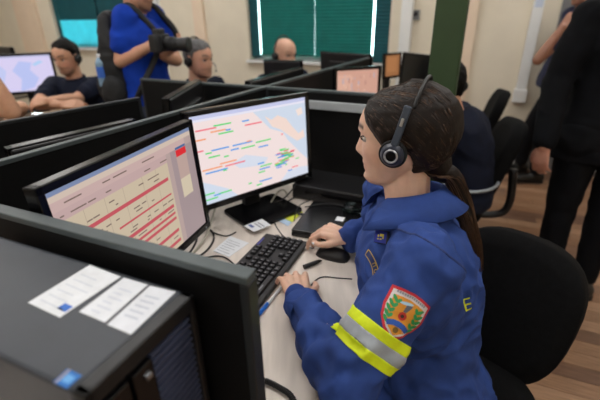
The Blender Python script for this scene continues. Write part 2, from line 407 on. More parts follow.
n1 = cross2(fe, A2, Qn, dq); n2 = cross2(fe, A2, ma + V((-dm.y, dm.x))*(-0.016), dm)
s1 = cross2(L2a + V((d.y, -d.x))*0.016, d, ma + V((-dm.y, dm.x))*(-0.016), dm); s0 = cross2(L2a + V((d.y, -d.x))*0.016, d, Qn, dq)
desk([tuple(s0), tuple(n1), tuple(n2), tuple(s1)], 'pale wood desk holding the keyboard and the two lit monitors',
     [n1+V((-0.10, 0.12)), n2+V((-0.06, -0.14)), s1+V((0.08, -0.12)), s0+V((0.12, 0.05))], None)
# neighbour's desk under the computer tower
g0 = Q1 - nb_*0.016 - dq*0.06; g1 = Q0 - nb_*0.016
desk([tuple(g0), tuple(g1), tuple(g1-nb_*0.55), tuple(g0-nb_*0.55)], 'desk under the black computer tower',
     [g0-nb_*0.5-dq*0.06, g1-nb_*0.5+dq*0.06, g1-nb_*0.06+dq*0.06, g0-nb_*0.06-dq*0.06], None)
# desk on the far side of the spine (left) and the desks behind the cross partition
pd = V((-d.y, d.x))
def strip_desk(o, du, dv, w_, l_, label):
    P = [o, o+du*w_, o+du*w_+dv*l_, o+dv*l_]
    desk([tuple(p) for p in P], label, [p + (sum(P, V((0, 0)))/4 - p)*0.10 for p in P], None)
strip_desk(l1+V((-0.02, 0.04)) - dl*0.95 , V((-dl.y, dl.x)), dl, 0.55, 0.93, 'desk where the man with crossed arms rests his arms')
strip_desk(L2a + d*0.3 + pd*0.014, pd, d, 0.17, 0.98, 'narrow dark desk ledge behind the spine partition')
strip_desk(X0 + d*0.03 + V((d.y, -d.x))*0.016, V((d.y, -d.x)), d, 0.62, 1.35, 'desk beyond the cross partition under the pink-lit monitor')
strip_desk(X0 + d*0.03 + pd*0.016, pd, d, 0.55, 1.45, 'desk beside the grey-haired man behind the cross partition')

# ------------------------------------------------------------------ monitors
def monitor(cx, cy, face, w_, h_, zb, label, paint=None, tilt=4, base=(0.24, 0.20), zd=ZD, neck=True, m=None, group=None):
    """origin on the desk; the screen looks towards `face` (degrees); local -Y is the screen side"""
    m = m or M_BLACKG
    t = thing('monitor', label, 'monitor', (cx, cy, zd), math.radians(face+90), group)
    zc = zb + h_/2 - zd; T = Matrix.Translation((0, 0, zc)) @ Matrix.Rotation(math.radians(-tilt), 4, 'X')
    def part(name, mb, mt, **k):
        mb.v = [T @ p for p in mb.v]; return O(name, mb, mt, t, **k)
    bw = 0.019; fr = MB()
    for c_, s_ in (((0, 0, h_/2-bw/2), (w_, 0.03, bw)), ((0, 0, -h_/2+bw*0.6), (w_, 0.03, bw*1.2)), ((w_/2-bw/2, 0, 0), (bw, 0.03, h_)), ((-w_/2+bw/2, 0, 0), (bw, 0.03, h_))): fr.box(c_, s_)
    part('bezel', fr, m, bev=0.003)
    part('back_cover', MB().box((0, 0.011, 0), (w_-0.012, 0.020, h_-0.012)).box((0, 0.032, 0), (w_*0.55, 0.026, h_*0.6)), M_BLACK, bev=0.006)
    sw, sh = w_-2*bw, h_-2.1*bw
    sm = MB()
    def q(x0, y0, x1, y1, col, l=0):                              # unit coordinates, y up
        y_ = -0.0095 - 0.00025*l
        sm.add([((x0-.5)*sw, y_, (y0-.5)*sh+bw*0.1), ((x1-.5)*sw, y_, (y0-.5)*sh+bw*0.1), ((x1-.5)*sw, y_, (y1-.5)*sh+bw*0.1), ((x0-.5)*sw, y_, (y1-.5)*sh+bw*0.1)], [(0, 1, 2, 3)], col)
    def poly(pts, col, l=0):
        y_ = -0.0095 - 0.00025*l
        sm.add([((x-.5)*sw, y_, (y-.5)*sh+bw*0.1) for x, y in pts], [tuple(range(len(pts)))], col)
    (paint or (lambda q, p: q(0, 0, 1, 1, (12, 13, 16))))(q, poly)
    part('screen', sm, M_SCREEN if paint else M_BLACKG)
    if neck:
        nk = MB(); nk.box((0, 0.055, (zc)/2+0.01), (0.07, 0.035, zc+0.02)).box((0, 0.045, zc), (0.10, 0.04, 0.10))
        O('stand_neck', nk, M_BLACK, t, bev=0.005)
        bs = O('stand_base', MB().prism([(x, y-0.03) for x, y in rrect(base[0], base[1], 0.02)], 0.0, 0.016), M_BLACKG, t, bev=0.004)
    b = part('power_light', MB().box((w_/2-0.03, -0.0155, -h_/2+0.010), (0.006, 0.002, 0.004)), mat('pale_indicator', (150, 160, 165), 0.4))
    return t
rnd = random.Random(3)
def paint_map(q, poly):
    q(0, 0, 1, 1, (240, 222, 220)); q(0, 0.955, 1, 1, (196, 200, 232), 1); q(0, 0.93, 1, 0.955, (228, 226, 240), 1)
    sea = (205, 216, 232)
    poly([(0.50, .93), (1, .93), (1, .20), (.93, .30), (.86, .42), (.80, .52), (.76, .62), (.70, .66), (.64, .70), (.58, .80)], sea, 2)
    poly([(.28, .40), (.40, .46), (.52, .40), (.60, .36), (.56, .28), (.44, .30), (.34, .32)], (214, 220, 234), 2)
    poly([(0, .30), (.10, .22), (.22, .12), (.30, 0), (0, 0)], (208, 218, 234), 2)
    poly([(.70, 0), (.78, .10), (.90, .12), (1, .10), (1, 0)], (214, 220, 234), 2)
    poly([(.60, .86), (.66, .80), (.72, .84), (.80, .78), (.86, .66), (.92, .56), (.97, .60), (.98, .5), (.90, .47), (.82, .56), (.74, .66), (.66, .72)], (240, 216, 206), 3)
    poly([(.90, .86), (.96, .88), (.97, .80), (.92, .78)], (240, 222, 214), 3)
    cols = [(96, 215, 120), (84, 156, 228), (238, 122, 134), (242, 160, 118), (104, 222, 130)]
    bars = [(.03, .84, .16, 2), (.17, .86, .14, 0), (.14, .80, .12, 3), (.20, .765, .12, 0), (.40, .85, .06, 1), (.42, .80, .15, 2), (.26, .79, .04, 1),
            (.02, .74, .08, 3), (.01, .62, .06, 2), (.08, .58, .05, 0), (.10, .53, .09, 0), (.13, .60, .14, 1), (.30, .60, .17, 1), (.28, .555, .07, 1), (.37, .545, .12, 0), (.42, .61, .04, 3),
            (.50, .575, .14, 0), (.52, .51, .09, 1), (.04, .40, .16, 3), (.18, .43, .14, 3), (.06, .36, .18, 1), (.22, .39, .17, 2), (.20, .345, .03, 0), (.22, .50, .04, 0),
            (.02, .12, .09, 0), (.10, .085, .06, 1), (.03, .055, .10, 0), (.14, .09, .11, 0), (.40, .10, .03, 0), (.50, .085, .12, 1), (.47, .05, .05, 0),
            (.50, .31, .06, 1), (.52, .27, .11, 0), (.51, .235, .10, 1), (.50, .20, .06, 0), (.66, .24, .10, 0), (.74, .60, .02, 2)]
    for x, y, l, k in bars:
        q(x, y-.0085, x+l, y+.0085, cols[k], 4)
    for i in range(46):
        x = rnd.gauss(.775, .045); y = rnd.gauss(.30, .065); l = rnd.uniform(.02, .09)
        q(x-l/2, y-.007, x+l/2, y+.007, rnd.choice(cols + [(70, 205, 100), (60, 140, 225), (220, 60, 90)]), 5 + i*0.05)
def paint_table(q, poly):
    q(0, 0, 1, 1, (178, 156, 152)); q(0, .965, 1, 1, (120, 134, 168), 1); q(0, .925, 1, .965, (205, 186, 172), 1)
    q(0, .86, .93, .925, (196, 168, 164), 1); q(0, 0, .74, .79, (198, 182, 158), 1); q(0, .79, .74, .86, (190, 162, 160), 1)
    q(.78, 0.0, 1, .86, (160, 142, 144), 1); q(.83, .40, .93, .83, (184, 158, 150), 2); q(.83, .40, .93, .58, (206, 192, 168), 3)
    q(.83, .79, .93, .85, (215, 40, 48), 4); q(.83, .855, .93, .875, (70, 100, 150), 4)
    for y, hgt, x0, x1 in ((.655, .030, .12, .72), (.515, .016, .30, .72), (.400, .030, .20, .72), (.33, .022, .30, .72), (.28, .026, .10, .72), (.16, .03, .02, .72), (.06, .03, .02, .72)):
        q(x0, y-hgt/2, x1, y+hgt/2, (190, 82, 92), 3)
    for i in range(80):
        x = rnd.uniform(.02, .70); y = rnd.choice([.895, .82, .74, .70, .59, .56, .46, .435, .365, .22, .11]); l = rnd.uniform(.015, .05)
        q(x, y-.005, x+l, y+.005, (122, 104, 96), 4)
    for x in (.14, .26, .38, .52, .63): q(x, 0, x+.003, .79, (176, 158, 138), 2)
def paint_pale(q, poly):
    q(0, 0, 1, 1, (214, 206, 240)); q(0, .95, 1, 1, (190, 190, 225), 1)
    poly([(.35, .0), (.60, .1), (.72, .35), (.60, .6), (.66, .8), (.45, .85), (.30, .6), (.42, .35)], (184, 194, 240), 2)
    poly([(.0, .2), (.12, .3), (.2, .6), (.1, .8), (0, .8)], (192, 200, 240), 2); poly([(.66, .75), (.8, .85), (.86, .8), (.7, .7)], (170, 205, 240), 3)
def paint_pink(q, poly):
    q(0, 0, 1, 1, (206, 158, 140)); q(0, .0, .35, .9, (216, 170, 150), 1)
    for i in range(60):
        x = rnd.uniform(.1, .9); y = rnd.uniform(.08, .85); q(x, y, x+rnd.uniform(.01, .04), y+rnd.uniform(.02, .12), rnd.choice([(190, 140, 128), (186, 168, 178), (222, 182, 160)]), 2)
def paint_orange(q, poly):
    q(0, 0, 1, 1, (150, 100, 62)); q(0.1, .2, .8, .9, (166, 112, 70), 1)
def place_monitor(tl, tr, z, h_, **k):
    a_ = W(*tl, z); b_ = W(*tr, z); dd = b_-a_; wv = math.hypot(dd.x, dd.y); mid = (a_+b_)/2
    face = math.degrees(math.atan2(dd.y, dd.x)) - 90
    return monitor(mid.x, mid.y, face, wv, h_, z-h_, **k), wv
m2, w2 = place_monitor((182, 112.5), (308, 91.5), 1.178, 0.358, label='lit monitor showing a pale map with coloured labels', paint=paint_map, tilt=3, base=(0.25, 0.21))
m1, w1 = place_monitor((31, 189), (190.5, 119), 1.186, 0.352, label='lit monitor showing a beige table with red rows', paint=paint_table, tilt=3, base=(0.20, 0.14))
# background monitors
place_monitor((-14, 55), (51, 52), 1.20, 0.32, label='lit monitor with lilac map beside the man with crossed arms', paint=paint_pale, tilt=2)
place_monitor((334, 68), (381, 65.5), 1.16, 0.30, label='monitor with washed pink screen beyond the cross partition', paint=paint_pink, tilt=2)
place_monitor((384, 53.5), (401, 52), 1.13, 0.22, label='small orange-lit monitor near the white pipe casing', paint=paint_orange, tilt=2)
def dark_monitor(tl, tr, z, h_, label, flip=False):
    a_ = W(*tl, z); b_ = W(*tr, z); dd = b_-a_; mid = (a_+b_)/2; face = math.degrees(math.atan2(dd.y, dd.x)) + (90 if flip else -90)
    return monitor(mid.x, mid.y, face, math.hypot(dd.x, dd.y), h_, z-h_, label)
dark_monitor((162, 98), (196, 79), 1.17, 0.33, 'dark monitor seen edge-on behind the spine partition below the grey-haired man', True)
dark_monitor((245, 81), (300, 66), 1.15, 0.32, 'dark monitor seen from its edge left of the partition crossing', True)
dark_monitor((265, 59), (303, 60.5), 1.18, 0.33, 'back of a black monitor right in front of the bald man', True)
dark_monitor((3, 147), (132, 118), 1.125, 0.32, 'wide dark monitor standing low between the left partitions', True)
dark_monitor((322, 51), (372, 54), 1.17, 0.33, 'back of a black monitor under the green blinds', True)
dark_monitor((403, 52), (431, 55), 1.16, 0.33, 'black monitor left of the green column', False)
dark_monitor((-12, 46), (13, 47), 1.22, 0.33, 'far black monitor at the left picture edge', True)

# ------------------------------------------------------------------ computer tower
zt = 1.113
c1 = W(195, 294, zt); c2 = W(78, 399, zt); wv = V((c2.x-c1.x, c2.y-c1.y)); pw = wv.length
pcu = V((-dq.x, -dq.y)); ang = math.atan2(pcu.y, pcu.x)
pc = thing('computer_tower', 'dark grey computer tower with white labels on top in the foreground', 'computer', (c1.x, c1.y, ZD), ang)
PH_ = zt-ZD; PD = 0.43; pw = 0.178
# local: +x runs to the back of the tower, +y towards the viewer side (left normal of pcu)
sgn = 1 if (V((-pcu.y, pcu.x)).dot(wv) > 0) else -1
Y = lambda y: sgn*y
O('case', MB().box((0.018+(PD-0.018)/2, Y(pw/2), PH_/2), (PD-0.018, pw, PH_)), M_PCCASE, pc, bev=0.005)
fb = MB(); fb.box((0.011, Y(pw/2), PH_-0.012), (0.020, pw, 0.024)).box((0.011, Y(0.006), PH_/2), (0.020, 0.012, PH_)).box((0.011, Y(pw-0.006), PH_/2), (0.020, 0.012, PH_)).box((0.011, Y(pw/2), 0.02), (0.020, pw, 0.04))
O('front_bezel', fb, M_BLACK, pc, bev=0.003)
gr = MB(); gm = mat('dark_blue_grey_grille', (62, 68, 90), 0.5, var=0.1)
gr.box((0.016, Y(0.050), PH_/2), (0.004, 0.076, PH_-0.05))
for i in range(26):
    z = 0.045 + i*(PH_-0.08)/25
    gr.box((0.010, Y(0.050), z), (0.010, 0.074, 0.0045))
O('front_grille', gr, gm, pc)
O('drive_bay', MB().box((0.010, Y(0.105), PH_*0.58), (0.016, 0.032, PH_*0.66)), M_BLACKG, pc, bev=0.002)
O('drive_bay', MB().box((0.010, Y(0.146), PH_*0.58), (0.016, 0.040, PH_*0.66)), M_BLACKG, pc, bev=0.002)
O('eject_button', MB().box((0.001, Y(0.100), PH_*0.86), (0.004, 0.008, 0.006)), M_CHROME, pc)
def pc_local(x, y, z=zt):
    p = W(x, y, z); p = V((p.x-c1.x, p.y-c1.y)); return (p.dot(pcu), p.dot(V((-pcu.y, pcu.x))))
def label_quad(name, pts, col, extra=(), lab=None):
    P = [pc_local(*p) for p in pts]; mb = MB(); zz = PH_+0.0006
    mb.add([(x, y, zz) for x, y in P], [(0, 1, 2, 3)], col)
    def bl(s, t): return tuple((P[0][i]*(1-s)+P[1][i]*s)*(1-t) + (P[3][i]*(1-s)+P[2][i]*s)*t for i in (0, 1))
    for s0, t0, s1, t1, cc in extra:
        q4 = [bl(s0, t0), bl(s1, t0), bl(s1, t1), bl(s0, t1)]
        mb.add([(x, y, zz+0.0004) for x, y in q4], [(0, 1, 2, 3)], cc)
    o = O(name, mb, M_PRINT, pc)
    if lab: o['label'] = lab
lines = [(0.10+0.09*k, 0.12, 0.10+0.09*k+0.035, 0.55+0.3*((k*7) % 3)/3, (196, 206, 222)) for k in range(6)]
label_quad('sticker', [(28, 303), (60, 318), (121, 277), (90, 265)], (240, 243, 248), [(l[1]*0+0.15, 0.1+0.13*k, 0.85-0.1*(k % 3), 0.13+0.13*k, (222, 227, 236)) for k, l in enumerate(lines)] + [(0.70, 0.10, 0.95, 0.22, (60, 120, 215))], 'wide white sticker with a small blue mark')
label_quad('sticker', [(79, 312), (105, 323), (148, 285), (124, 278)], (238, 241, 247), [(0.25, 0.1+0.12*k, 0.6+0.2*((k*5) % 2), 0.14+0.12*k, (220, 225, 236)) for k in range(6)], 'middle white sticker with rounded corners')
label_quad('sticker', [(107, 325), (131, 335), (176, 292), (150, 286)], (236, 239, 246), [(0.2, 0.25+0.12*k, 0.75, 0.29+0.12*k, (206, 212, 224)) for k in range(5)], 'narrow white sticker beside the front edge')
label_quad('processor_badge', [(53, 383), (67, 389), (82, 376), (68, 369)], (40, 120, 205), [(0.1, 0.0, 0.2, 1.0, (190, 170, 150)), (0.3, 0.25, 0.85, 0.75, (110, 180, 240))], 'small blue square badge')

# ------------------------------------------------------------------ keyboard
kb_br = W(266, 232.5, ZD+0.015); kb_fr = W(307, 240.8, ZD+0.015)
kx = V((kb_br.x, kb_br.y)); kd = V((kb_fr.x, kb_fr.y)) - kx; kdep = 0.165; kd.normalize(); kl = V((kd.y, -kd.x)); kl = kl if kl.y < 0 else -kl
kb = thing('keyboard', 'black computer keyboard under the woman\'s left hand', 'keyboard', (kx.x, kx.y, ZD), math.atan2(-kl.y, -kl.x))
# local +x = towards the far (right) end, so keys run in -x; local y: back edge y=0, front edge y=-kdep (user side)
KW = 0.44
sy = 1 if V((kl.y, -kl.x)).dot(kd) > 0 else -1
KM = Matrix.Identity(3)
def kp(x, y): return (-x, sy*y)
body = MB().prism([kp(0, 0), kp(KW, 0), kp(KW, kdep), kp(0, kdep)][::1], 0.0, 0.014)
O('body', body, M_BLACK, kb, bev=0.005)
O('status_light_bar', MB().box((-0.06, sy*0.010, 0.0145), (0.05, 0.006, 0.002)), mat('blue_indicator', (70, 70, 150), 0.4), kb)
keym = {}
def key(x, y, wk, dk=0.0185):
    k_ = (round(wk, 4), round(dk, 4))
    if k_ not in keym:
        mb = MB(); h0, h1 = 0.013, 0.0215; a_, b_ = wk/2, dk/2; i_ = 0.0022
        mb.add([(-a_, -b_, h0), (a_, -b_, h0), (a_, b_, h0), (-a_, b_, h0), (-a_+i_, -b_+i_, h1), (a_-i_, -b_+i_, h1), (a_-i_, b_-i_, h1), (-a_+i_, b_-i_, h1)],
               [(3, 2, 1, 0), (4, 5, 6, 7), (0, 1, 5, 4), (1, 2, 6, 5), (2, 3, 7, 6), (3, 0, 4, 7)])
        # small pale legend printed on the cap
        mb.add([(-a_*0.35, -0.001, h1+0.0002), (a_*0.10, -0.001, h1+0.0002), (a_*0.10, b_*0.42, h1+0.0002), (-a_*0.35, b_*0.42, h1+0.0002)], [(0, 1, 2, 3)])
        me = mb.mesh('key'); me.materials.append(M_KEY); me.materials.append(mat('key_legend_grey', (120, 122, 126), 0.6)); me.polygons[-1].material_index = 1; keym[k_] = me
    o = bpy.data.objects.new('key', keym[k_]); COL.objects.link(o); o.location = (-x, sy*y, 0); o.parent = kb
PT = 0.0187
for r in range(6):
    y = 0.024 + r*0.0215 + (0.006 if r else 0)
    for i in range(4):
        if r == 0: continue
        key(0.016+i*PT, y, 0.0165)
    for i in range(3):
        if r in (3,): continue
        if r == 4 and i != 1: continue
        key(0.016+4*PT+0.006+i*PT, y, 0.0165)
    xs = 0.016+7*PT+0.012; avail = KW-0.012-xs
    if r == 5:
        for wk, x in ((0.024, 0), (0.024, 1), (0.024, 2), (0.11, 3), (0.024, 4), (0.024, 5), (0.024, 6)):
            off = [0.006, 0.032, 0.058, 0.128, 0.198, 0.224, 0.250][x]; key(xs+off, y, wk)
    else:
        n_ = 14
        for i in range(n_):
            if r == 0 and i in (1, 6): continue
            key(xs + avail*(i+0.5)/n_ - 0.004, y, 0.0165)

# ------------------------------------------------------------------ mouse, cables, pens, papers, tray
def cable(name, pts, r, label, m=M_BLACK, cat='cable', grp=None):
    return tag(O(name, MB().tube(pts, r, n=7), m, smooth=True), label, cat, grp)
mp_ = W(333, 253, ZD+0.012)
ms = thing('mouse', 'black computer mouse beside the woman\'s right hand', 'mouse', (mp_.x, mp_.y, ZD), math.radians(152))
mb = MB(); R = []
for i in range(13):
    t = i/12; x = 0.056*math.cos(math.pi*t); wd = 0.031*math.sin(math.pi*min(max(t, .02), .98))**0.45; hh = 0.034*math.sin(math.pi*min(max(t, .02), .98))**0.7*(0.75+0.35*t)
    R.append([V((x, wd*math.cos(a_), max(0.0, hh*math.sin(a_)))) if a_ <= math.pi else V((x, wd*math.cos(a_)*0.98, 0.0)) for a_ in [k*math.pi/8 for k in range(16)]])
O('shell', mb.rings(R), M_BLACK, ms, smooth=True)
O('button', MB().box((0.028, 0.011, 0.0275), (0.04, 0.018, 0.004), Matrix.Rotation(0.42, 3, 'Y')), M_BLACKG, ms, bev=0.0015)
O('button', MB().box((0.028, -0.011, 0.0275), (0.04, 0.018, 0.004), Matrix.Rotation(0.42, 3, 'Y')), M_BLACKG, ms, bev=0.0015)
O('scroll_wheel', MB().cyl((0.03, -0.003, 0.027), (0.03, 0.003, 0.027), 0.008), mat('grey_plastic', (120, 122, 122), 0.5), ms)
zc_ = ZD+0.0025
cable('mouse_cable', [W(314, 248, zc_+0.006), W(300, 247, zc_), W(288, 241, zc_), W(276, 226, zc_), W(268, 205, zc_), W(262, 196, zc_)], 0.0022, 'thin black mouse cable leading behind the keyboard')
cable('headset_cable', [W(352, 279, zc_+0.02), W(338, 278, zc_), W(322, 277, zc_), W(312, 284, zc_), W(307, 296, zc_), W(300, 312, zc_)], 0.0020, 'thin black cable looping on the desk beside the left hand')
pen = thing('marker_pen', 'short black marker between the two hands on the desk', 'pen', W(304, 269, ZD), 0)
e_ = W(322, 262, ZD) - W(304, 269, ZD); pen.rotation_euler = (0, 0, math.atan2(e_.y, e_.x))
O('barrel', MB().cyl((0, 0, 0.0075), (0.05, 0, 0.0075), 0.0075, 0.0065), M_BLACK, pen, smooth=False)
O('tip', MB().cyl((0.05, 0, 0.0075), (0.068, 0, 0.006), 0.006, 0.002), M_BLACKG, pen)
pb = W(263, 311, ZD); e_ = W(281, 289, ZD) - pb
bp_ = thing('ballpoint_pen', 'white and blue ballpoint pen lying along the keyboard edge', 'pen', pb, math.atan2(e_.y, e_.x))
O('barrel', MB().cyl((0.0, 0, 0.005), (0.115, 0, 0.005), 0.0045), M_PAPER, bp_)
O('cap', MB().cyl((-0.03, 0, 0.005), (0.025, 0, 0.005), 0.0055).box((0.005, 0, 0.011), (0.04, 0.003, 0.002)), M_BLUEPEN, bp_)
def sheet(name, pts, m, label, cat='paper', z=ZD, extra=()):
    P = [W(*p, z+0.001) for p in pts]; c = sum(P, V())/4
    t = thing(name, label, cat, (c.x, c.y, z))
    O('sheet', MB().prism([(p.x-c.x, p.y-c.y) for p in P], 0.0003, 0.0016), m, t)
    def bl(s, q_): return (P[0]*(1-s)+P[1]*s)*(1-q_) + (P[3]*(1-s)+P[2]*s)*q_ - V((c.x, c.y, 0))
    if extra:
        pr = MB()
        for s0, t0, s1, t1, cc in extra:
            q4 = [bl(s0, t0), bl(s1, t0), bl(s1, t1), bl(s0, t1)]; pr.add([(p.x, p.y, 0.0020) for p in q4], [(0, 1, 2, 3)], cc)
        O('print', pr, M_PRINT, t)
    return t
ln = [(0.12, 0.12+0.13*k, 0.85-0.12*(k % 2), 0.145+0.13*k, (172, 176, 184)) for k in range(6)]
sheet('paper_note', [(213, 251), (229, 257), (249, 243), (230, 236)], M_PAPER, 'white paper note lying behind the keyboard', extra=ln)
sheet('paper_card', [(244, 226), (254, 232), (271, 225), (262, 219)], M_PAPER, 'white card lying on the black stand of the map monitor', z=ZD+0.0165, extra=[(0.1, 0.15, 0.55, 0.3, (90, 110, 170)), (0.2, 0.45, 0.9, 0.52, (150, 155, 165)), (0.2, 0.62, 0.9, 0.69, (150, 155, 165))])
sheet('blue_paper', [(273, 218), (288, 226), (297, 217), (284, 209)], M_BLUEP, 'pale blue slip of paper under the yellow note')
sheet('sticky_note', [(282, 217), (292, 222), (303, 212), (287, 208)], M_YELP, 'yellow sticky note between the monitor stand and the black tray', z=ZD+0.002)
# black tray (closed laptop like slab) behind the right hand
t0 = W(291, 229, ZD+0.03); t1 = W(352, 239, ZD+0.03); tv = t1-t0; tL = 0.36; tD = 0.255
ty = thing('laptop', 'closed black laptop with two small white stickers at the far desk end', 'laptop', (t0.x, t0.y, ZD), math.atan2(tv.y, tv.x))
O('base', MB().box((tL/2, tD/2, 0.010), (tL, tD, 0.016)), M_BLACK, ty, bev=0.004)
O('lid', MB().box((tL/2, tD/2, 0.024), (tL, tD, 0.010)), M_BLACKG, ty, bev=0.004)
O('foot', MB().box((0.03, 0.02, 0.001), (0.03, 0.012, 0.002)), M_BLACK, ty); O('foot', MB().box((tL-0.03, 0.02, 0.001), (0.03, 0.012, 0.002)), M_BLACK, ty)
def on_lap(x, y):
    p = W(x, y, ZD+0.029) - V((t0.x, t0.y, 0)); r_ = Matrix.Rotation(-math.atan2(tv.y, tv.x), 3, 'Z') @ p; return r_.x, r_.y
for x, y, s_ in ((340, 219, 0.030), (364, 222, 0.034)):
    a_, b_ = on_lap(x, y); O('sticker', MB().box((a_, b_, 0.0293), (s_, s_*1.1, 0.0006)), M_PAPER, ty)
O('power_cable_plug', MB().cyl((0.0, tD*0.6, 0.012), (-0.03, tD*0.6, 0.012), 0.005), M_BLACK, ty)
a_ = W(352, 213, ZD+0.03)
td = thing('tape_dispenser', 'clear plastic tape dispenser standing on the black laptop', 'tape dispenser', (a_.x, a_.y, ZD+0.029), math.radians(-25))
O('body', MB().box((0, 0, 0.010), (0.07, 0.025, 0.02)), M_CLEAR, td, bev=0.004); O('roll', MB().cyl((-0.01, -0.009, 0.026), (-0.01, 0.009, 0.026), 0.022, n=24), M_CLEAR, td)
bx0 = W(330, 196, ZD+.05)
eb = thing('equipment_box', 'flat black equipment box standing behind the laptop against the partition', 'box', (bx0.x+.06, bx0.y+.10, ZD), math.atan2(dm.y, dm.x))
O('housing', MB().box((.02, 0, .036), (.42, .20, .062)), M_BLACK, eb, bev=.006); O('front_slot', MB().box((.02, -.1005, .04), (.30, .003, .012)), M_BLACKG, eb)
for sx_ in (-1, 1): O('foot', MB().box((.02+sx_*.18, -.07, .0025), (.03, .03, .005)), M_BLACK, eb)
# cable tangle behind the monitors
M_CW = mat('pale_grey_cable', (170, 166, 150), 0.5)
cz = ZD+0.004
cable('monitor_cable', [W(187, 257, cz), W(197, 238, cz), W(190, 222, cz+.03), W(196, 210, cz+.06), W(205, 200, cz+.08)], 0.0035, 'black cable curving up beside the table monitor')
cable('monitor_cable', [W(176, 268, cz), W(205, 252, cz), W(214, 236, cz), W(205, 222, cz+.02), W(212, 205, cz+.05)], 0.0035, 'black cable looping right of the table monitor')
cable('monitor_cable', [W(181, 262, cz), W(196, 250, cz), W(206, 236, cz+.01), W(212, 220, cz+.03), W(216, 206, cz+.05)], 0.0042, 'pale grey cable between the two lit monitors', M_CW)
cable('monitor_cable', [W(190, 262, cz), W(215, 256, cz), W(228, 259, cz), W(236, 268, cz)], 0.0025, 'thin black cable crossing under the white paper note')
cable('monitor_cable', [W(212, 232, cz), W(226, 236, cz), W(236, 232, cz)], 0.0022, 'short thin cable left of the monitor stand')
cable('monitor_cable', [W(262, 214, cz), W(272, 205, cz), W(283, 199, cz+.02), W(292, 190, cz+.05), W(296, 184, cz+.10)], 0.003, 'black cable hanging below the right end of the map monitor')
cable('monitor_cable', [W(258, 206, cz), W(270, 196, cz+.01), W(282, 203, cz), W(296, 196, cz), W(304, 188, cz)], 0.003, 'black cable tangled behind the yellow note')
cable('monitor_cable', [W(268, 208, cz), W(277, 193, cz+.03), W(284, 190, cz+.05), W(288, 197, cz)], 0.0035, 'pale cable knot under the map monitor', M_CW)
cable('monitor_cable', [W(294, 221, cz), W(296, 212, cz+.01), W(300, 205, cz+.015), W(310, 200, cz+.03), W(322, 193, cz+.02)], 0.002, 'thin black cable lying across the yellow note')
cable('monitor_cable', [W(305, 207, cz+.03), W(322, 204, cz+.03), W(340, 205, cz+.03), W(354, 210, cz+.035), W(372, 205, cz+.03)], 0.0022, 'thin black cable lying over the black laptop')
# coiled cord at the near desk edge
hp = spline([W(250, 378, ZD+.008), W(266, 381, ZD+.008), W(280, 388, ZD+.008), W(291, 396, ZD+.008), W(297, 412, ZD+.008), W(292, 432, ZD+.008), W(280, 446, ZD+.008)], 44)
cp = []
for i, p in enumerate(hp):
    dd = (hp[min(i+1, len(hp)-1)] - hp[max(i-1, 0)]).normalized(); a_ = V((0, 0, 1)); b_ = dd.cross(a_)
    th = i*2*math.pi/5.5; cp.append(p + (a_*math.cos(th) + b_*math.sin(th))*0.0052)
tag(O('coiled_cord', MB().tube(cp, 0.0019, n=6, sub=1), M_BLACK, smooth=True), 'coiled black phone cord at the near edge of the desk', 'cord')

# ------------------------------------------------------------------ people: helpers
def interp(T, z):
    if z <= T[0][0]: return T[0][1:]
    for i in range(len(T)-1):
        if z <= T[i+1][0]:
            t = (z-T[i][0])/(T[i+1][0]-T[i][0]); t = t*t*(3-2*t)*0.5 + t*0.5
            return [T[i][k]*(1-t)+T[i+1][k]*t for k in range(1, len(T[i]))]
    return T[-1][1:]
# z, half width, front, back, widest y
HEADT = [(-.1165, .004, .050, .040, .045), (-.113, .020, .066, .020, .040), (-.106, .036, .077, .006, .030), (-.095, .047, .0825, -.008, .022), (-.082, .055, .081, -.022, .012),
         (-.068, .0605, .082, -.040, .006), (-.055, .0645, .084, -.058, .002), (-.040, .0675, .0835, -.074, -.004), (-.020, .0705, .084, -.088, -.008), (0, .073, .0855, -.096, -.010),
         (.015, .0745, .0905, -.099, -.012), (.04, .0745, .0895, -.099, -.014), (.065, .071, .081, -.093, -.014), (.085, .061, .066, -.081, -.013), (.101, .044, .045, -.060, -.012), (.110, .026, .022, -.038, -.011), (.114, .006, -.005, -.018, -.011)]
def g(x, s): return math.exp(-(x/s)**2)
def head_point(a, z, k=1.0, nose=1.0):
    """a = angle from the front, k = jaw squareness"""
    w_, yf, yb, y0 = interp(HEADT, z)
    if z < -.03: w_ *= 1 + (k-1)*min(1, (-.03-z)/.05)
    c, s_ = math.cos(a), math.sin(a)
    x = w_*math.copysign(abs(s_)**0.92, s_); y = y0 + ((yf-y0) if c > 0 else (y0-yb))*math.copysign(abs(c)**(0.92 if c > 0 else 1.0), c)
    if c > 0:
        f = 0
        nz = interp([(-.050, 0, .010), (-.046, .004, .0135), (-.041, .015, .0135), (-.035, .0235, .0115), (-.028, .0225, .0095), (-.015, .0155, .0085), (0, .0075, .0085), (.012, .0025, .010), (.02, 0, .010)], z)
        f += nose*nz[0]*g(x, nz[1])
        for sx_ in (-1, 1):
            f -= .0105*g(x-sx_*.031, .017)*g(z-.001, .0115)
            f += .004*g(x-sx_*.050, .016)*g(z+.028, .016)
            f += .0035*g(x-sx_*.028, .020)*g(z-.021, .007)
            f -= .003*g(x-sx_*.042, .012)*g(z+.062, .02)
            f += .004*nose*g(x-sx_*.0125, .006)*g(z+.040, .006)
        f += .0055*g(x, .019)*g(z+.0595, .0052) + .0058*g(x, .017)*g(z+.0715, .0055) - .0035*g(x, .024)*g(z+.0655, .0028)
        f -= .003*g(x, .02)*g(z+.080, .006); f += .005*g(x, .018)*g(z+.097, .012)
        y += f
    return V((x, y, z))
HZ = [-.1165 + (.114+.1165)*(0.5-0.5*math.cos(math.pi*i/90)) for i in range(91)]
def crown(J, p):
    k = J.get('crown', 1.0); return p if p.z < .02 else V((p.x, p.y, .02+(p.z-.02)*k))
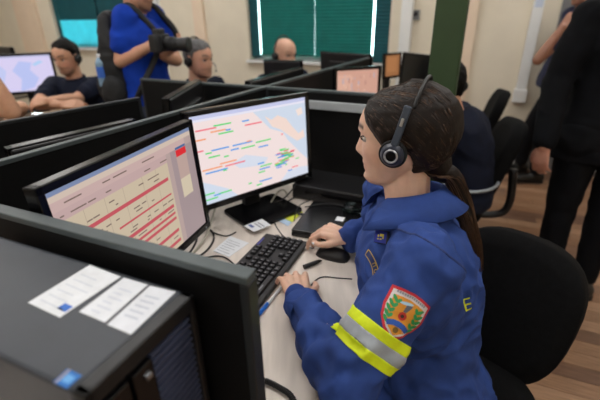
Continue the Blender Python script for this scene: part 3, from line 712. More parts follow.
def head_mb(k=1.0, nose=1.0, n=84):
    mb = MB(); mb.rings([[head_point(2*math.pi*j/n, z, k, nose) for j in range(n)] for z in HZ]); return mb
def ear_mb(mb, sx_):
    M_ = Matrix.Rotation(math.radians(-12), 3, 'X') @ Matrix.Rotation(math.radians(sx_*22), 3, 'Z')
    mb.ell((sx_*.0765, -.014, -.006), (.0075, .017, .030), M_); mb.ell((sx_*.0755, -.008, -.028), (.007, .009, .010), M_)
def frame(fwd, up):
    f_ = fwd.normalized(); r_ = f_.cross(up).normalized(); u_ = r_.cross(f_)
    return Matrix(((r_.x, f_.x, u_.x), (r_.y, f_.y, u_.y), (r_.z, f_.z, u_.z)))
def head_matrix(c, yaw, pitch=0, roll=0, s=1.0):
    f_ = V((math.cos(math.radians(yaw))*math.cos(math.radians(pitch)), math.sin(math.radians(yaw))*math.cos(math.radians(pitch)), math.sin(math.radians(pitch))))
    R_ = frame(f_, V((0, 0, 1))) @ Matrix.Rotation(math.radians(roll), 3, 'Y')
    return Matrix.Translation(c) @ R_.to_4x4() @ Matrix.Scale(s, 4)
def remesh(mb, vox, smooth=6, fac=0.5):
    me = mb.mesh('tmp'); ob = bpy.data.objects.new('tmp', me); COL.objects.link(ob)
    r_ = ob.modifiers.new('r', 'REMESH'); r_.mode = 'VOXEL'; r_.voxel_size = vox
    if smooth:
        s_ = ob.modifiers.new('s', 'SMOOTH'); s_.factor = fac; s_.iterations = smooth
    dg = bpy.context.evaluated_depsgraph_get(); dg.update()
    out = bpy.data.meshes.new_from_object(ob.evaluated_get(dg)); bpy.data.objects.remove(ob); bpy.data.meshes.remove(me)
    for p in out.polygons: p.use_smooth = True
    return out
def hand(mb, wrist, fdir, nrm, side, curls=(25, 35, 20), spread=6, s=1.0, thumb=(35, 20), per=None):
    """palm + five fingers. fdir: wrist to knuckles, nrm: back of the hand, side +1 if the thumb lies towards fdir x nrm"""
    f_ = V(fdir).normalized(); n_ = (V(nrm) - f_*V(nrm).dot(f_)).normalized(); t_ = f_.cross(n_)*side
    w_ = V(wrist); tips = []
    K = [(.030, .088, .0175), (.010, .092, .018), (-.010, .088, .0175), (-.028, .079, .0155)]
    Ls = [(.040, .025, .021), (.044, .029, .022), (.041, .027, .021), (.033, .020, .019)]
    for i, ((o_, l_, r_), ls) in enumerate(zip(K, Ls)):
        k_ = w_ + (f_*l_ + t_*o_)*s
        mb.cap(w_ + t_*o_*0.55*s, k_, .0145*s, .0112*s, n=10)
        cu = per[i] if per else curls
        ang = -math.radians(spread)*(1.5-i); dirv = f_*math.cos(ang) - t_*math.sin(ang)
        dirv = dirv.normalized(); p = k_; a_ = 0
        for j, (seg, c_) in enumerate(zip(ls, cu)):
            a_ += math.radians(c_); dv = dirv*math.cos(a_) - n_*math.sin(a_)
            q_ = p + dv*seg*s; mb.cap(p, q_, (.0094-.0009*j - (.001 if i == 3 else 0))*s, (.0088-.0011*j - (.001 if i == 3 else 0))*s, n=10); p = q_
        tips.append((p, dv, (n_*math.cos(a_) + dirv*math.sin(a_)).normalized()))
    mb.cap(w_ + t_*.012*s, w_ + (f_*.055 + t_*.006)*s, .016*s, .014*s, n=10)
    # thumb leaves the side of the palm near its base
    b_ = w_ + (f_*.022 + t_*.026)*s; a0 = math.radians(thumb[0]); d0_ = (f_*math.cos(a0) + t_*math.sin(a0) - n_*.35).normalized()
    m_ = b_ + d0_*.040*s; mb.cap(w_ + (f_*.012 + t_*.014)*s, m_, .0155*s, .0115*s, n=10)
    a1 = a0 - math.radians(thumb[1]); d1 = (f_*math.cos(a1) + t_*math.sin(a1) - n_*.30).normalized(); e = m_ + d1*.030*s; mb.cap(m_, e, .0112*s, .0098*s, n=10)
    d2 = (f_*math.cos(a1-.3) + t_*math.sin(a1-.3) - n_*.25).normalized(); e2 = e + d2*.022*s; mb.cap(e, e2, .0096*s, .0078*s, n=10)
    tips.append((e2, d2, (n_*0.5 + t_*0.8).normalized())); return tips
def torso_rings(J, off=0.0, low=0.0, s=1.0, T=None, n=26, sq=1.0):
    pw_ = lambda x: math.copysign(abs(x)**sq, x)
    lat = (J['sl']-J['sr']).normalized(); R_ = []
    T = T or [(-.16, .140, .10), (-.08, .165, .118), (0, .168, .120), (.25, .148, .104), (.45, .152, .108), (.62, .165, .116), (.78, .168, .112), (.88, .150, .096), (.96, .098, .075), (1.0, .066, .060)]
    sp = [J['pel'], J.get('mid', (J['pel']+J['nb'])/2), J['nb']]
    for t, a_, b_ in T:
        if t < -low: continue
        tt = max(0, t); c = sp[0]*(1-tt)**2 + sp[1]*2*tt*(1-tt) + sp[2]*tt*tt
        if t < 0: c = sp[0] + (sp[0]-sp[2]).normalized()*(-t)*(sp[2]-sp[0]).length if not J.get('sit') else sp[0] + V((0, 0, t*0.35))
        upv = ((sp[1]-sp[0])*(1-tt) + (sp[2]-sp[1])*tt).normalized(); fw = upv.cross(lat); fw = -fw if fw.dot(J['f']) < 0 else fw
        R_.append([c + lat*pw_(math.cos(2*math.pi*j/n))*(a_*s+off) + fw*pw_(math.sin(2*math.pi*j/n))*(b_*s+off) for j in range(n)])
    return R_
def pose(hc, yaw, sit=True, s=1.0, lean=0.0, shw=.175, face=None, pitch=0, roll=0, torso=.50, **kw):
    hc = V(hc); J = {}; f_ = V((math.cos(math.radians(yaw)), math.sin(math.radians(yaw)), 0)); l_ = V((-f_.y, f_.x, 0)); J['f'] = f_; J['l'] = l_; J['sit'] = sit; J['s'] = s
    J['hc'] = hc; J['HM'] = head_matrix(hc, yaw if face is None else face, pitch, roll, s)
    J['nb'] = V(kw['nb']) if 'nb' in kw else (hc + V((0, 0, -.155*s)) - f_*(.035*s+lean*.1))
    J['sl'] = J['nb'] + l_*shw*s + V((0, 0, -.040*s)); J['sr'] = J['nb'] - l_*shw*s + V((0, 0, -.040*s))
    J['pel'] = J['nb'] - f_*(.03+lean) + V((0, 0, -torso*s))
    for sd, k in ((1, 'l'), (-1, 'r')):
        hip = J['pel'] + l_*sd*.095*s + V((0, 0, -.02)); J['h'+k] = hip
        if sit: J['k'+k] = V((*(hip+f_*.42*s).xy, 0.50)); J['a'+k] = V((*(hip+f_*.40*s).xy, .085))
        else: J['k'+k] = V((*(hip+f_*.01).xy, .49*s)); J['a'+k] = V((*(hip-f_*.02).xy, .085))
        J['e'+k] = J['s'+k] + V((0, 0, -.27*s)) + f_*.04 + l_*sd*.05; J['w'+k] = J['e'+k] + f_*.2 + V((0, 0, -.08))
    for k, v_ in kw.items(): J[k] = V(v_) if isinstance(v_, (tuple, list, Vector)) else v_
    return J
def body_prims(J, mb, jaw=1.0, legs=True, hands=True, nose=1.0, handspec=None):
    s = J['s']; h = head_mb(jaw, nose); ear_mb(h, 1); ear_mb(h, -1); h.v = [crown(J, q) for q in h.v]
    mb.add([J['HM'] @ p for p in h.v], h.f)
    HM = J['HM']; nt = HM @ V((0, -.022, -.045)); mb.cap(J['nb'] + V((0, 0, -.03)), nt, .060*s*J.get('neck', 1), .053*s*J.get('neck', 1))
    mb.cap(J['nb'] + J['f']*.012 + V((0, 0, -.01)), HM @ V((0, .012, -.075)), .048*s*J.get('neck', 1), .040*s*J.get('neck', 1))
    mb.rings(torso_rings(J, off=-.016, low=1, s=s*.97))
    for k in 'lr':
        mb.cap(J['nb']*0.6+J['s'+k]*0.4 + V((0, 0, -.03)), J['s'+k], .040*s, .046*s); mb.cap(J['s'+k], J['e'+k], .046*s, .039*s)
        fo = (J['e'+k]+J['w'+k])/2; mid = J['e'+k]*.7+J['w'+k]*.3
        mb.cap(J['e'+k], mid, .040*s, .041*s); mb.cap(mid, J['w'+k], .041*s, .0265*s)
        if legs:
            mb.cap(J['h'+k], J['k'+k], .082*s, .055*s); mb.cap(J['k'+k], J['a'+k], .053*s, .036*s)
            mb.cap(J['a'+k] + V((0, 0, -.035)), J['a'+k] + J['f']*.15 + V((0, 0, -.05)), .036, .028)
    return mb
SKIN = (225, 180, 152)
def paint_skin(me, J, skin=SKIN, lips=(176, 100, 92), brow=(50, 36, 30), stubble=None, browk=1.0):
    inv = J['HM'].inverted(); ca = me.color_attributes.new('Col', 'BYTE_COLOR', 'POINT')
    for i, v_ in enumerate(me.vertices):
        p = inv @ v_.co; c = skin
        if -.13 < p.z < .12 and abs(p.x) < .09 and p.y > .03:
            def mixc(c, d_, k): return tuple(c[j]*(1-k)+d_[j]*k for j in range(3))
            c = mixc(c, (222, 150, 130), .35*g(abs(p.x)-.045, .022)*g(p.z+.035, .022))
            if stubble:
                k = max(g(p.z+.095, .030), g(p.z+.055, .014)*0.8 if abs(p.x) < .05 else 0)*(1 if p.z < -.048 else 0.0); c = mixc(c, stubble, .55*min(1, k))
            k = g(p.x, .020)*max(g(p.z+.060, .0045), g(p.z+.0715, .005)); c = mixc(c, lips, min(1, k*1.1))
            zb = .024 + .006*math.sin(min(1, max(0, (abs(p.x)-.012)/.036))*math.pi*0.75)
            if .010 < abs(p.x) < .050: c = mixc(c, brow, .85*browk*g(p.z-zb, .0042))
            c = mixc(c, brow, .35*g(abs(p.x)-.031, .015)*g(p.z-.007, .004))
        ca.data[i].color_srgb = (*[x/255 for x in c], 1)
def eyes(J, root, iris=(52, 34, 24)):
    for sx_ in (-1, 1):
        mb = MB(); n, m = 16, 10; c = V((sx_*.0310, .0660, -.001)); rad = .0120
        for i in range(m+1):
            pass
        R_ = []; cols = []
        for i in range(m+1):
            t = math.pi*(0.02+0.96*i/m); R_.append([c + V((rad*math.sin(t)*math.cos(2*math.pi*j/n), rad*math.cos(t), rad*math.sin(t)*math.sin(2*math.pi*j/n)*0.60)) for j in range(n)])
        mb.rings(R_)
        for fi in range(len(mb.f)):
            y = sum((mb.v[q_].y for q_ in mb.f[fi]), 0)/len(mb.f[fi]) - c.y
            mb.c[fi] = (12, 9, 8) if y > rad*.93 else (iris if y > rad*.80 else (196, 186, 180))
        mb.v = [J['HM'] @ p for p in mb.v]; O('eye', mb, M_EYE, root, smooth=True)
        ls = MB(); pts = [J['HM'] @ V((sx_*(.031+dx), .0665+math.sqrt(max(0, .0138**2-dx*dx*0.8-.004**2)), .0045-abs(dx)**2*22)) for dx in (-.012, -.007, 0, .007, .0125)]
        O('eyelashes', ls.tube(pts, .0016*J['s'], n=5, sub=3), M_HBLK, root, smooth=True)
def hair_shell(J, root, m, line, th, name='hair', noise_s=60, namp=.003, n=96, rows=60, label=None):
    """line(a,z)>0 where hair grows; th(a,z) thickness"""
    mb = MB(); Z_ = [-.112 + (.1145+.112)*i/rows for i in range(rows+1)]; R_ = []
    for z in Z_:
        ring = []
        for j in range(n):
            a_ = 2*math.pi*j/n; aa = a_ if a_ <= math.pi else a_-2*math.pi
            p = head_point(a_, min(z, .1135), 1, 0); e = line(abs(aa), z, aa)
            k = min(1, max(-0.6, e/.026)); c_ = V((0, -.012, .0)); dirv = (p-c_).normalized()
            nn = noise.noise(V((aa*9, z*25, 3)))*namp + noise.noise(V((p.x, p.y, p.z))*noise_s)*namp
            t_ = th(abs(aa), z)
            off = (t_+nn)*k**.65 if k > 0 else k*.012
            ring.append(crown(J, p + dirv*off))
        R_.append(ring)
    top = [p for p in R_[-1]]; mb.rings(R_, cap=True); mb.v = [J['HM'] @ p for p in mb.v]
    o = O(name, mb, m, root, smooth=True)
    if label: o['label'] = label
    return o
def cloth(mb, vox, smooth, fold=0.004, fs=9.0, arms=(), seed=0):
    me = remesh(mb, vox, smooth)
    if fold:
        NR = [v_.normal.copy() for v_ in me.vertices]; CO = [v_.co.copy() for v_ in me.vertices]; out = []
        for p, nr in zip(CO, NR):
            wp = p + V((noise.noise(p*6), noise.noise(p*6+V((5, 0, 0))), noise.noise(p*6+V((0, 9, 0)))))*.05
            a_ = noise.noise(wp*fs + V((seed, 0, 0))) + 0.5*noise.noise(wp*fs*2.3 + V((0, seed, 0)))
            dsp = fold*(0.75-abs(a_)*2.2)
            for p0, p1, amp, fr in arms:
                ax = p1-p0; L_ = ax.length; t = (p-p0).dot(ax)/(L_*L_)
                if -0.1 < t < 1.1 and (p-(p0+ax*t)).length < 0.10:
                    dsp += amp*math.sin(t*fr + 9.0*noise.noise(p*5) + (p-(p0+ax*t)).dot(V((30, 18, 26))))
            out.extend(p + nr*dsp)
        me.vertices.foreach_set('co', out)
        me.update()
    return me
def sleeve(mb, J, k, off, long=True, frac=0.62, r=1.0):
    s = J['s']; mb.cap(J['nb']*0.62+J['s'+k]*0.38 + V((0, 0, -.03)), J['s'+k], .036*s+off, .056*s+off)
    e = J['e'+k] if long else J['s'+k]*(1-frac)+J['e'+k]*frac
    mb.cap(J['s'+k], e, (.054*s+off)*r, ((.044 if long else .050)*s+off)*r)
    if long:
        w_ = J['e'+k]*.06+J['w'+k]*.94; mb.cap(J['e'+k], w_, (.044*s+off)*r, (.031*s+off)*r)
def trousers(J, root, m, off=.012, vox=.012):
    s = J['s']; mb = MB(); lat = (J['sl']-J['sr']).normalized()
    mb.cap(J['hl'], J['hr'], .105*s+off, .105*s+off); mb.cap(J['pel']+V((0, 0, .06)), J['pel'], .10*s+off, .11*s+off)
    for k in 'lr':
        mb.cap(J['h'+k], J['k'+k], .085*s+off, .060*s+off); mb.cap(J['k'+k], J['a'+k]+V((0, 0, .03)), .058*s+off, .045*s+off)
    return O('trousers', cloth(mb, vox, 5, .005, 8), m, root)
def shoes(J, root, m=M_SHOE):
    for k in 'lr':
        mb = MB(); a_ = J['a'+k]; f_ = J['f']; z0 = V((a_.x, a_.y, 0))
        mb.cap(z0 - f_*.04 + V((0, 0, .05)), z0 + f_*.16 + V((0, 0, .042)), .046, .040); mb.cap(z0 + V((0, 0, .06)), z0 + V((0, 0, .15)), .048, .050)
        me = remesh(mb, .009, 4)
        for v_ in me.vertices:
            if v_.co.z < .012: v_.co.z = .0085
        so = O('shoe', me, m, root)
        sl = MB(); R_ = rrect(.29, .095, .045); fx = Matrix.Rotation(math.atan2(f_.y, f_.x), 4, 'Z'); c_ = z0 + f_*.06
        O('sole', sl.prism(R_, 0.0, .022, Matrix.Translation(c_) @ fx), M_BLACK, so)
def headset(J, root, cup_sides=(1,), off=.018, boom=None, back=.0):
    HM = J['HM']; s = J['s']; t = []
    pts = []
    for i in range(13):
        a_ = math.radians(-8 + 196*i/12); pts.append(HM @ V((math.cos(a_)*(.078+off), -.012 - .020*math.sin(a_) - back*math.sin(a_), -.004 + math.sin(a_)*(.118+off) )))
    hs = O('headset_band', MB().tube(pts, .005*s, n=8, sub=2), M_BLACK, root, smooth=True)
    for sx_ in cup_sides:
        c = V((sx_*(.078+off*0.4), -.010, -.010))
        O('ear_cushion', MB().cyl(HM @ c, HM @ (c+V((sx_*.014, 0, 0))), .029*s, .030*s, n=24), M_BAG, hs, bev=.003)
        O('ear_cup', MB().cyl(HM @ (c+V((sx_*.014, 0, 0))), HM @ (c+V((sx_*.026, 0, 0))), .026*s, .021*s, n=24), M_BLACK, hs, bev=.003)
    if boom is not None:
        c = V((boom*(.078+off), 0.0, -.016)); O('microphone_boom', MB().tube([HM @ c, HM @ (c+V((0, .05, -.025))), HM @ (V((boom*.060, .085, -.058))), HM @ V((boom*.035, .108, -.068))], .0028*s, n=6), M_BLACK, hs, smooth=True)
        O('microphone', MB().cap(HM @ V((boom*.036, .106, -.068)), HM @ V((boom*.026, .112, -.069)), .006), M_BAG, hs, smooth=True)
    return hs
def new_person(label, J): return thing('person', label, 'person', (J['pel'].x, J['pel'].y, 0))
def attach(root):
    """children were built in world coordinates: keep them there"""
    for c in root.children:
        c.matrix_parent_inverse = Matrix.Translation(-root.location)
def short_line(front=.072, temple=.03, nape=-.075):
    def f(a, z, aa):
        if a < 0.75: lim = front - .012*abs(math.sin(a*2.2))
        elif a < 1.25: t = (a-.75)/.5; lim = (front-.01)*(1-t) + temple*t
        elif a < 1.5: t = (a-1.25)/.25; lim = temple*(1-t) + (-.01)*t
        elif a < 1.85: lim = .022
        elif a < 2.2: t = (a-1.85)/.35; lim = .022*(1-t) + nape*t
        else: lim = nape
        return z - lim + .004*noise.noise(V((aa*14, z*80, 0)))
    return f

# ------------------------------------------------------------------ the woman at the desk
F_ = math.radians(172); wf = V((math.cos(F_), math.sin(F_), 0)); wl = V((-wf.y, wf.x, 0))
HC = V((.236, .900, 1.200))
J = pose(HC, 180, True, 1.06, lean=.10, face=153, pitch=-5, shw=.172, nb=V((.262, .872, 1.050)), torso=.50, crown=.84,
         sl=W(424, 264, .995), sr=(.258, 1.045, 1.000), pel=(.335, .81, .57), mid=(.300, .845, .82), el=W(345, 380, .805), wl=W(299, 299, .790), er=(.325, 1.190, .835), wr=W(350, 238, .802), neck=.82)
woman = new_person('young woman in navy uniform with headset and ponytail working at the keyboard', J)
bm_ = MB(); body_prims(J, bm_, jaw=.96)
lw = J['wl']; ld = (W(290, 264, .785)-lw); ld.z = -.002
tL_ = hand(bm_, lw, ld, (0.10, 0, 1), 1, s=1.06, spread=9, per=[(20, 24, 14), (22, 26, 14), (24, 26, 14), (26, 26, 14)], thumb=(38, 15))
rw = J['wr']; rd = (W(322, 229, .815)-rw); rd.z = .014
tR_ = hand(bm_, rw, rd, (-.15, -.10, 1), -1, s=1.0, spread=8, per=[(38, 34, 14), (46, 40, 22), (50, 44, 26), (52, 44, 26)], thumb=(34, 25))
me = remesh(bm_, .0032, 3); paint_skin(me, J, (236, 192, 166), (202, 122, 112)); O('body', me, M_SKIN, woman)
eyes(J, woman)
for (p, dv, nv) in tL_ + tR_:
    nm = MB(); fr_ = frame(dv, nv); nm.ell(p + nv*.0062 + dv*.001, (.0045, .0068, .0022), fr_, n=10, m=6); O('fingernail', nm, M_NAIL, woman, smooth=True)
# hair: shell, strands, ponytail
def wline(a, z, aa):
    if a < 0.55: lim = .068 + .012*(1-a/.55)
    elif a < 1.05: t = (a-.55)/.5; lim = .068*(1-t) + .020*t
    elif a < 1.38: t = (a-1.05)/.33; lim = .020*(1-t) + (-.020)*t
    elif a < 1.62: t = (a-1.38)/.24; lim = -.020*(1-t) + .004*t
    elif a < 2.5: t = (a-1.62)/.88; lim = .004*(1-t) - .072*t
    else: lim = -.072
    return z - lim
def wth(a, z):
    b_ = .012 + .016*max(0, (a-1.0)/2.1) - .002*max(0, z/.11)
    if z < -.03: b_ *= max(.35, 1-(-.03-z)/.12)
    return b_
hair = hair_shell(J, woman, M_HAIR, wline, wth, namp=.0022, noise_s=30)
hbv = BVHTree.FromPolygons([v_.co for v_ in hair.data.vertices], [list(p.vertices) for p in hair.data.polygons])
HM = J['HM']; tail0 = HM @ V((0, -.098, -.086))
STS = [MB(), MB(), MB()]; rs = random.Random(11)
def strand(P, r, st): st.tube(P, lambda t: r*(1-.6*t), n=3, sub=1)
for i in range(3600):
    a_ = rs.choice((-1, -1, 1))*rs.uniform(.0, 2.7); z0 = rs.uniform(-.05, .112)
    if wline(abs(a_), z0, a_) < .004: continue
    p = head_point(a_, min(z0, .113), 1, 0); P = []; tgt = V((.006*rs.uniform(-1, 1), -.100, -.075))
    nst = 9; bad = False
    for k in range(nst+1):
        t = k/nst; q_ = p.lerp(tgt, t); c_ = V((0, -.012, 0)); q_ = c_ + (q_-c_).normalized()*.16
        wq = HM @ q_; cc = HM @ c_; hit = hbv.ray_cast(wq, (cc-wq).normalized())
        if hit[0] is None: bad = True; break
        P.append(hit[0] + hit[1]*(.0003 + .0022*((i*37) % 100)/100) + V((0, 0, .0012*math.sin(k*.8+i))))
    if not bad: strand(P, .0010, STS[i % 3])
for st, m_ in zip(STS, (M_STRAND, M_STRAND2, M_STRAND3)): O('hair_strands', st, m_, woman, smooth=True)['kind'] = 'stuff'
pt = [tail0 + V((-.02, 0, .012)), tail0 + V((.010, .0, .002)), WY(461, 198, .845), WY(468, 220, .825), WY(474, 243, .815), WY(477, 268, .81)]
O('gathered_hair', remesh(MB().cap(HM @ V((0, -.052, -.030)), HM @ V((0, -.085, -.078)), .060, .024).cap(HM @ V((0, -.070, -.050)), tail0, .045, .018), .004, 4), M_HAIR, woman)
tail = MB(); tail.tube(pt, lambda t: .020*(1-t)**.6*(0.75+0.8*math.sin(math.pi*min(1, t*1.4))*.55)+.002, n=12); tl_ = O('ponytail', tail, M_HAIR, woman, smooth=True)
ts = MB(); SP = spline(pt, 5)
for i in range(150):
    a_ = rs.uniform(0, 6.28); rr = rs.uniform(.6, 1.25); P = []; fade = rs.uniform(.75, 1.08)
    for k, p in enumerate(SP):
        t = k/(len(SP)-1)*fade; r_ = (.020*(1-t if t < 1 else 0)**.5 + .003)*rr
        P.append(p + V((math.cos(a_+t), math.sin(a_+t), .2*math.sin(a_)))*r_ + V((.002*math.sin(9*t+i), .002*math.cos(7*t+i), 0)))
    ts.tube(P, lambda t: .0010, n=3, sub=1)
O('ponytail_strands', ts, M_STRAND2, tl_, smooth=True)['kind'] = 'stuff'
O('hair_tie', MB().cap(tail0 + V((.004, 0, .008)), tail0 + V((.012, 0, .002)), .0175, .0175), M_BLACK, woman, smooth=True)
# headset with flat arm
hs = MB(); pts = []
for i in range(11):
    a_ = math.radians(38 + 120*i/10); pts.append(HM @ V((-math.cos(a_)*.098, -.022 - .034*math.sin(a_), -.004 + math.sin(a_)*.126)))
hb = O('headset_band', hs.tube(pts, .0042, n=8, sub=3), M_BLACK, woman, smooth=True)
def slab(p0, p1, w_, th_, out, name, m, par, bev=.002):
    p0 = HM @ V(p0); p1 = HM @ V(p1); d_ = p1-p0; x_ = HM.to_3x3() @ V(out); y_ = d_.normalized(); x_ = (x_-y_*x_.dot(y_)).normalized(); z_ = x_.cross(y_)
    R_ = Matrix((x_, y_, z_)).transposed(); return O(name, MB().box((p0+p1)/2, (th_, d_.length, w_), R_), m, par, bev=bev)
M_HS = mat('slate_headset_plastic', (66, 76, 90), 0.35, var=0.06)
slab((-.098, -.010, .004), (-.094, -.037, .082), .016, .008, (-1, 0, 0), 'headset_arm', M_HS, hb, .003)
slab((-.1025, -.024, .045), (-.1015, -.029, .060), .006, .003, (-1, 0, 0), 'adjuster', M_CHROME, hb, .001)
c = V((-.086, -.006, -.014)); X_ = V((-1, 0, 0))
O('ear_cushion', MB().cyl(HM @ (c+V((.006, 0, 0))), HM @ (c+X_*.010), .029, .031, n=28), M_BAG, hb, bev=.004, bseg=3)
O('ear_cup', MB().cyl(HM @ (c+X_*.010), HM @ (c+X_*.021), .027, .019, n=28), mat('navy_headset_plastic', (36, 42, 58), 0.35, var=0.06), hb, bev=.003)
ring = MB(); pr = [HM @ (c+X_*.0215+V((0, .0125*math.cos(t), .0125*math.sin(t)))) for t in [2*math.pi*i/24 for i in range(25)]]
O('ear_cup_ring', ring.tube(pr, .0022, n=6, sub=1), M_CHROME, hb, smooth=True)
O('ear_cup_centre', MB().cyl(HM @ (c+X_*.0205), HM @ (c+X_*.0225), .010, n=20), M_BLACKG, hb)
c = V((.086, -.006, -.014)); X_ = V((1, 0, 0)); O('ear_cushion', MB().cyl(HM @ c, HM @ (c+X_*.018), .029, .026, n=24), M_BAG, hb, bev=.003)
slab((.098, -.010, .004), (.094, -.037, .082), .016, .008, (1, 0, 0), 'headset_arm', M_HS, hb, .003)
# uniform
su = MB()
TW = [(-.16, .145, .105), (-.08, .17, .125), (0, .172, .128), (.22, .158, .126), (.42, .158, .134), (.60, .164, .144), (.74, .166, .132), (.85, .158, .102), (.94, .112, .074), (1.0, .066, .056)]
su.rings(torso_rings(J, off=.004, low=1, T=TW, n=36, sq=.78))
for k in 'lr':
    sleeve(su, J, k, .013, True)
    su.cap(J['s'+k] + V((0, 0, -.06)), J['nb']*.5 + J['pel']*.5 + (J['s'+k]-J['nb'])*.5, .075, .09)
    su.cap(J['h'+k], J['k'+k], .10, .075); su.cap(J['k'+k], J['a'+k], .075, .06)
su.cap(J['hl'], J['hr'], .125, .125)
ax = [(J['sl'], J['el'], .0026, 11), (J['el'], J['wl'], .0055, 15), (J['er'], J['wr'], .0025, 17), (J['sr'], J['er'], .002, 12)]
sme = cloth(su, .0056, 4, .0105, 10.5, ax, 2.0)
suit = O('uniform', sme, M_NAVY, woman)
sbv = BVHTree.FromPolygons([v_.co for v_ in sme.vertices], [list(p.vertices) for p in sme.polygons])
def hitpix(x, y):
    h_ = sbv.ray_cast(CAM, RAY(x, y).normalized()); return h_[0], h_[1]
# cuffs
for k in 'lr':
    dw = (J['w'+k]-J['e'+k]).normalized(); p = J['w'+k] - dw*.026
    a_ = dw.orthogonal().normalized(); b_ = dw.cross(a_); R_ = []
    for (o_, r_) in ((-.035, .042), (-.030, .0455), (0.012, .0435), (.016, .0415), (.012, .038), (-.02, .035)):
        R_.append([p + dw*o_ + (a_*math.cos(2*math.pi*j/28) + b_*math.sin(2*math.pi*j/28))*r_*(1+.03*math.sin(3*j*2*math.pi/28+1)) for j in range(28)])
    O('cuff', MB().rings(R_, cap=False), M_NAVY, suit, smooth=True)
# collar: band around the neck folded outwards, open at the front
nbp = J['nb'] + V((.002, 0, .010)); upn = ((HM @ V((0, -.02, -.05))) - J['nb']).normalized(); cf = (wf - upn*wf.dot(upn)).normalized(); cl_ = upn.cross(cf)
prof = [(-.014, .062), (.008, .060), (.022, .061), (.027, .065), (.022, .074), (.004, .094), (-.018, .116), (-.021, .113), (.000, .090), (.018, .071)]
R_ = []
for i in range(41):
    t = i/40; a_ = math.radians(40 + 280*t); fr = abs(t-.5)*2; ring_ = []
    for (h_, r_) in prof:
        w2_ = 1 + .16*fr*(1 if r_ > .075 else .3); hh = h_ - .020*fr**2 - (.016*fr**3 if r_ > .09 else 0)
        ring_.append(nbp + (cf*math.cos(a_)*(1.12) + cl_*math.sin(a_)*1.04)*r_*w2_ + upn*hh)
    R_.append(ring_)
O('collar', MB().rings(R_, cap=True), M_NAVY, suit, smooth=True)
# shoulder seam, band, patches
def conform(mb, name, m, par, lift, sub=2):
    me = mb.mesh(name); b_ = bmesh.new(); b_.from_mesh(me); bmesh.ops.triangulate(b_, faces=b_.faces[:])
    for _ in range(sub): bmesh.ops.subdivide_edges(b_, edges=[e for e in b_.edges if e.calc_length() > .004], cuts=1, use_grid_fill=True)
    b_.to_mesh(me); b_.free()
    return me
def patch(cx, cy, tx, ty, layers, name, label=None, par=None, nm=0.0):
    """layers: (polygons in metres (s,t), colour, lift). t axis runs from pixel (cx,cy) to pixel (tx,ty) on the cloth"""
    p, n_ = hitpix(cx, cy); n_ = (n_*(1-nm) + (CAM-p).normalized()*nm).normalized(); p2, _ = hitpix(tx, ty); tv_ = (p2-p); tv_ = (tv_ - n_*tv_.dot(n_)).normalized(); sv = tv_.cross(n_)
    mb = MB()
    for polys, colr, lift in layers:
        for poly in polys:
            tmp = MB().add([(x, y, 0) for x, y in poly], [tuple(range(len(poly)))], colr); me = conform(tmp, 'x', None, None, 0, 3)
            vs = []
            for v_ in me.vertices:
                o_ = p + sv*v_.co.x + tv_*v_.co.y + n_*.06; h_ = sbv.ray_cast(o_, -n_)
                q_ = h_[0] if h_[0] is not None and (h_[0]-o_).length < .12 else o_ - n_*.06
                vs.append(q_ + n_*(.0015+lift))
            mb.add(vs, [tuple(f_.vertices) for f_ in me.polygons], colr); bpy.data.meshes.remove(me)
    o = O(name, mb, M_PRINT, par or suit, smooth=False)
    if label: o['label'] = label
    return o
sh = [(-.041, .036), (-.02, .041), (0, .043), (.02, .041), (.041, .036), (.041, .0), (.036, -.020), (.022, -.038), (0, -.052), (-.022, -.038), (-.036, -.020), (-.041, 0)]
sc = lambda P, k, dx=0, dy=0: [(x*k+dx, y*k+dy) for x, y in P]
def leaf(cx, cy, a_, l=.008, w_=.0034): return [(cx+l*math.cos(t)*math.cos(a_)-w_*math.sin(t)*math.sin(a_), cy+l*math.cos(t)*math.sin(a_)+w_*math.sin(t)*math.cos(a_)) for t in [k*math.pi/4 for k in range(8)]]
def disc(cx, cy, r, n=14): return [(cx+r*math.cos(2*math.pi*k/n), cy+r*math.sin(2*math.pi*k/n)) for k in range(n)]
laur = []
for sx_ in (-1, 1):
    for k in range(5):
        t = -.024 + k*.010; x = sx_*(.017 + .008*math.sin((k+1)/6*math.pi))
        laur += [leaf(x+sx_*.0045, t+.002, math.radians(90-sx_*50)), leaf(x-sx_*.003, t+.001, math.radians(90+sx_*35), .006)]
lay = [([sh], (206, 38, 52), 0), ([sc(sh, .88)], (226, 220, 220), .0006), ([sc(sh, .74, 0, -.003)], (226, 150, 40), .0012), (laur, (40, 150, 80), .0018),
       ([[(-.003, .004), (.003, .004), (.009, .020), (-.002, .022)]], (90, 92, 100), .0018), ([leaf(-.004, .020, .3, .013, .003)], (170, 205, 225), .002),
       ([disc(0, -.004, .008)], (190, 40, 30), .0022), ([disc(0, -.004, .0035)], (60, 30, 20), .0026),
       ([[(-.024, -.022), (-.012, -.016), (0, -.0145), (.012, -.016), (.024, -.022), (.020, -.030), (.008, -.025), (-.008, -.025), (-.020, -.030)]], (34, 84, 170), .0024),
       ([disc(0, -.031, .0055)], (120, 90, 30), .002)]
lay.append(([[(x-.0022, .0325-abs(x)*.13), (x+.0014, .0325-abs(x)*.13), (x+.0014, .0372-abs(x)*.13), (x-.0022, .0372-abs(x)*.13)] for x in [-.027+.0045*k for k in range(13)]], (150, 150, 160), .001))
patch(403, 314, 413, 297, lay, 'shield_patch', 'embroidered shield patch with red border and green laurel')
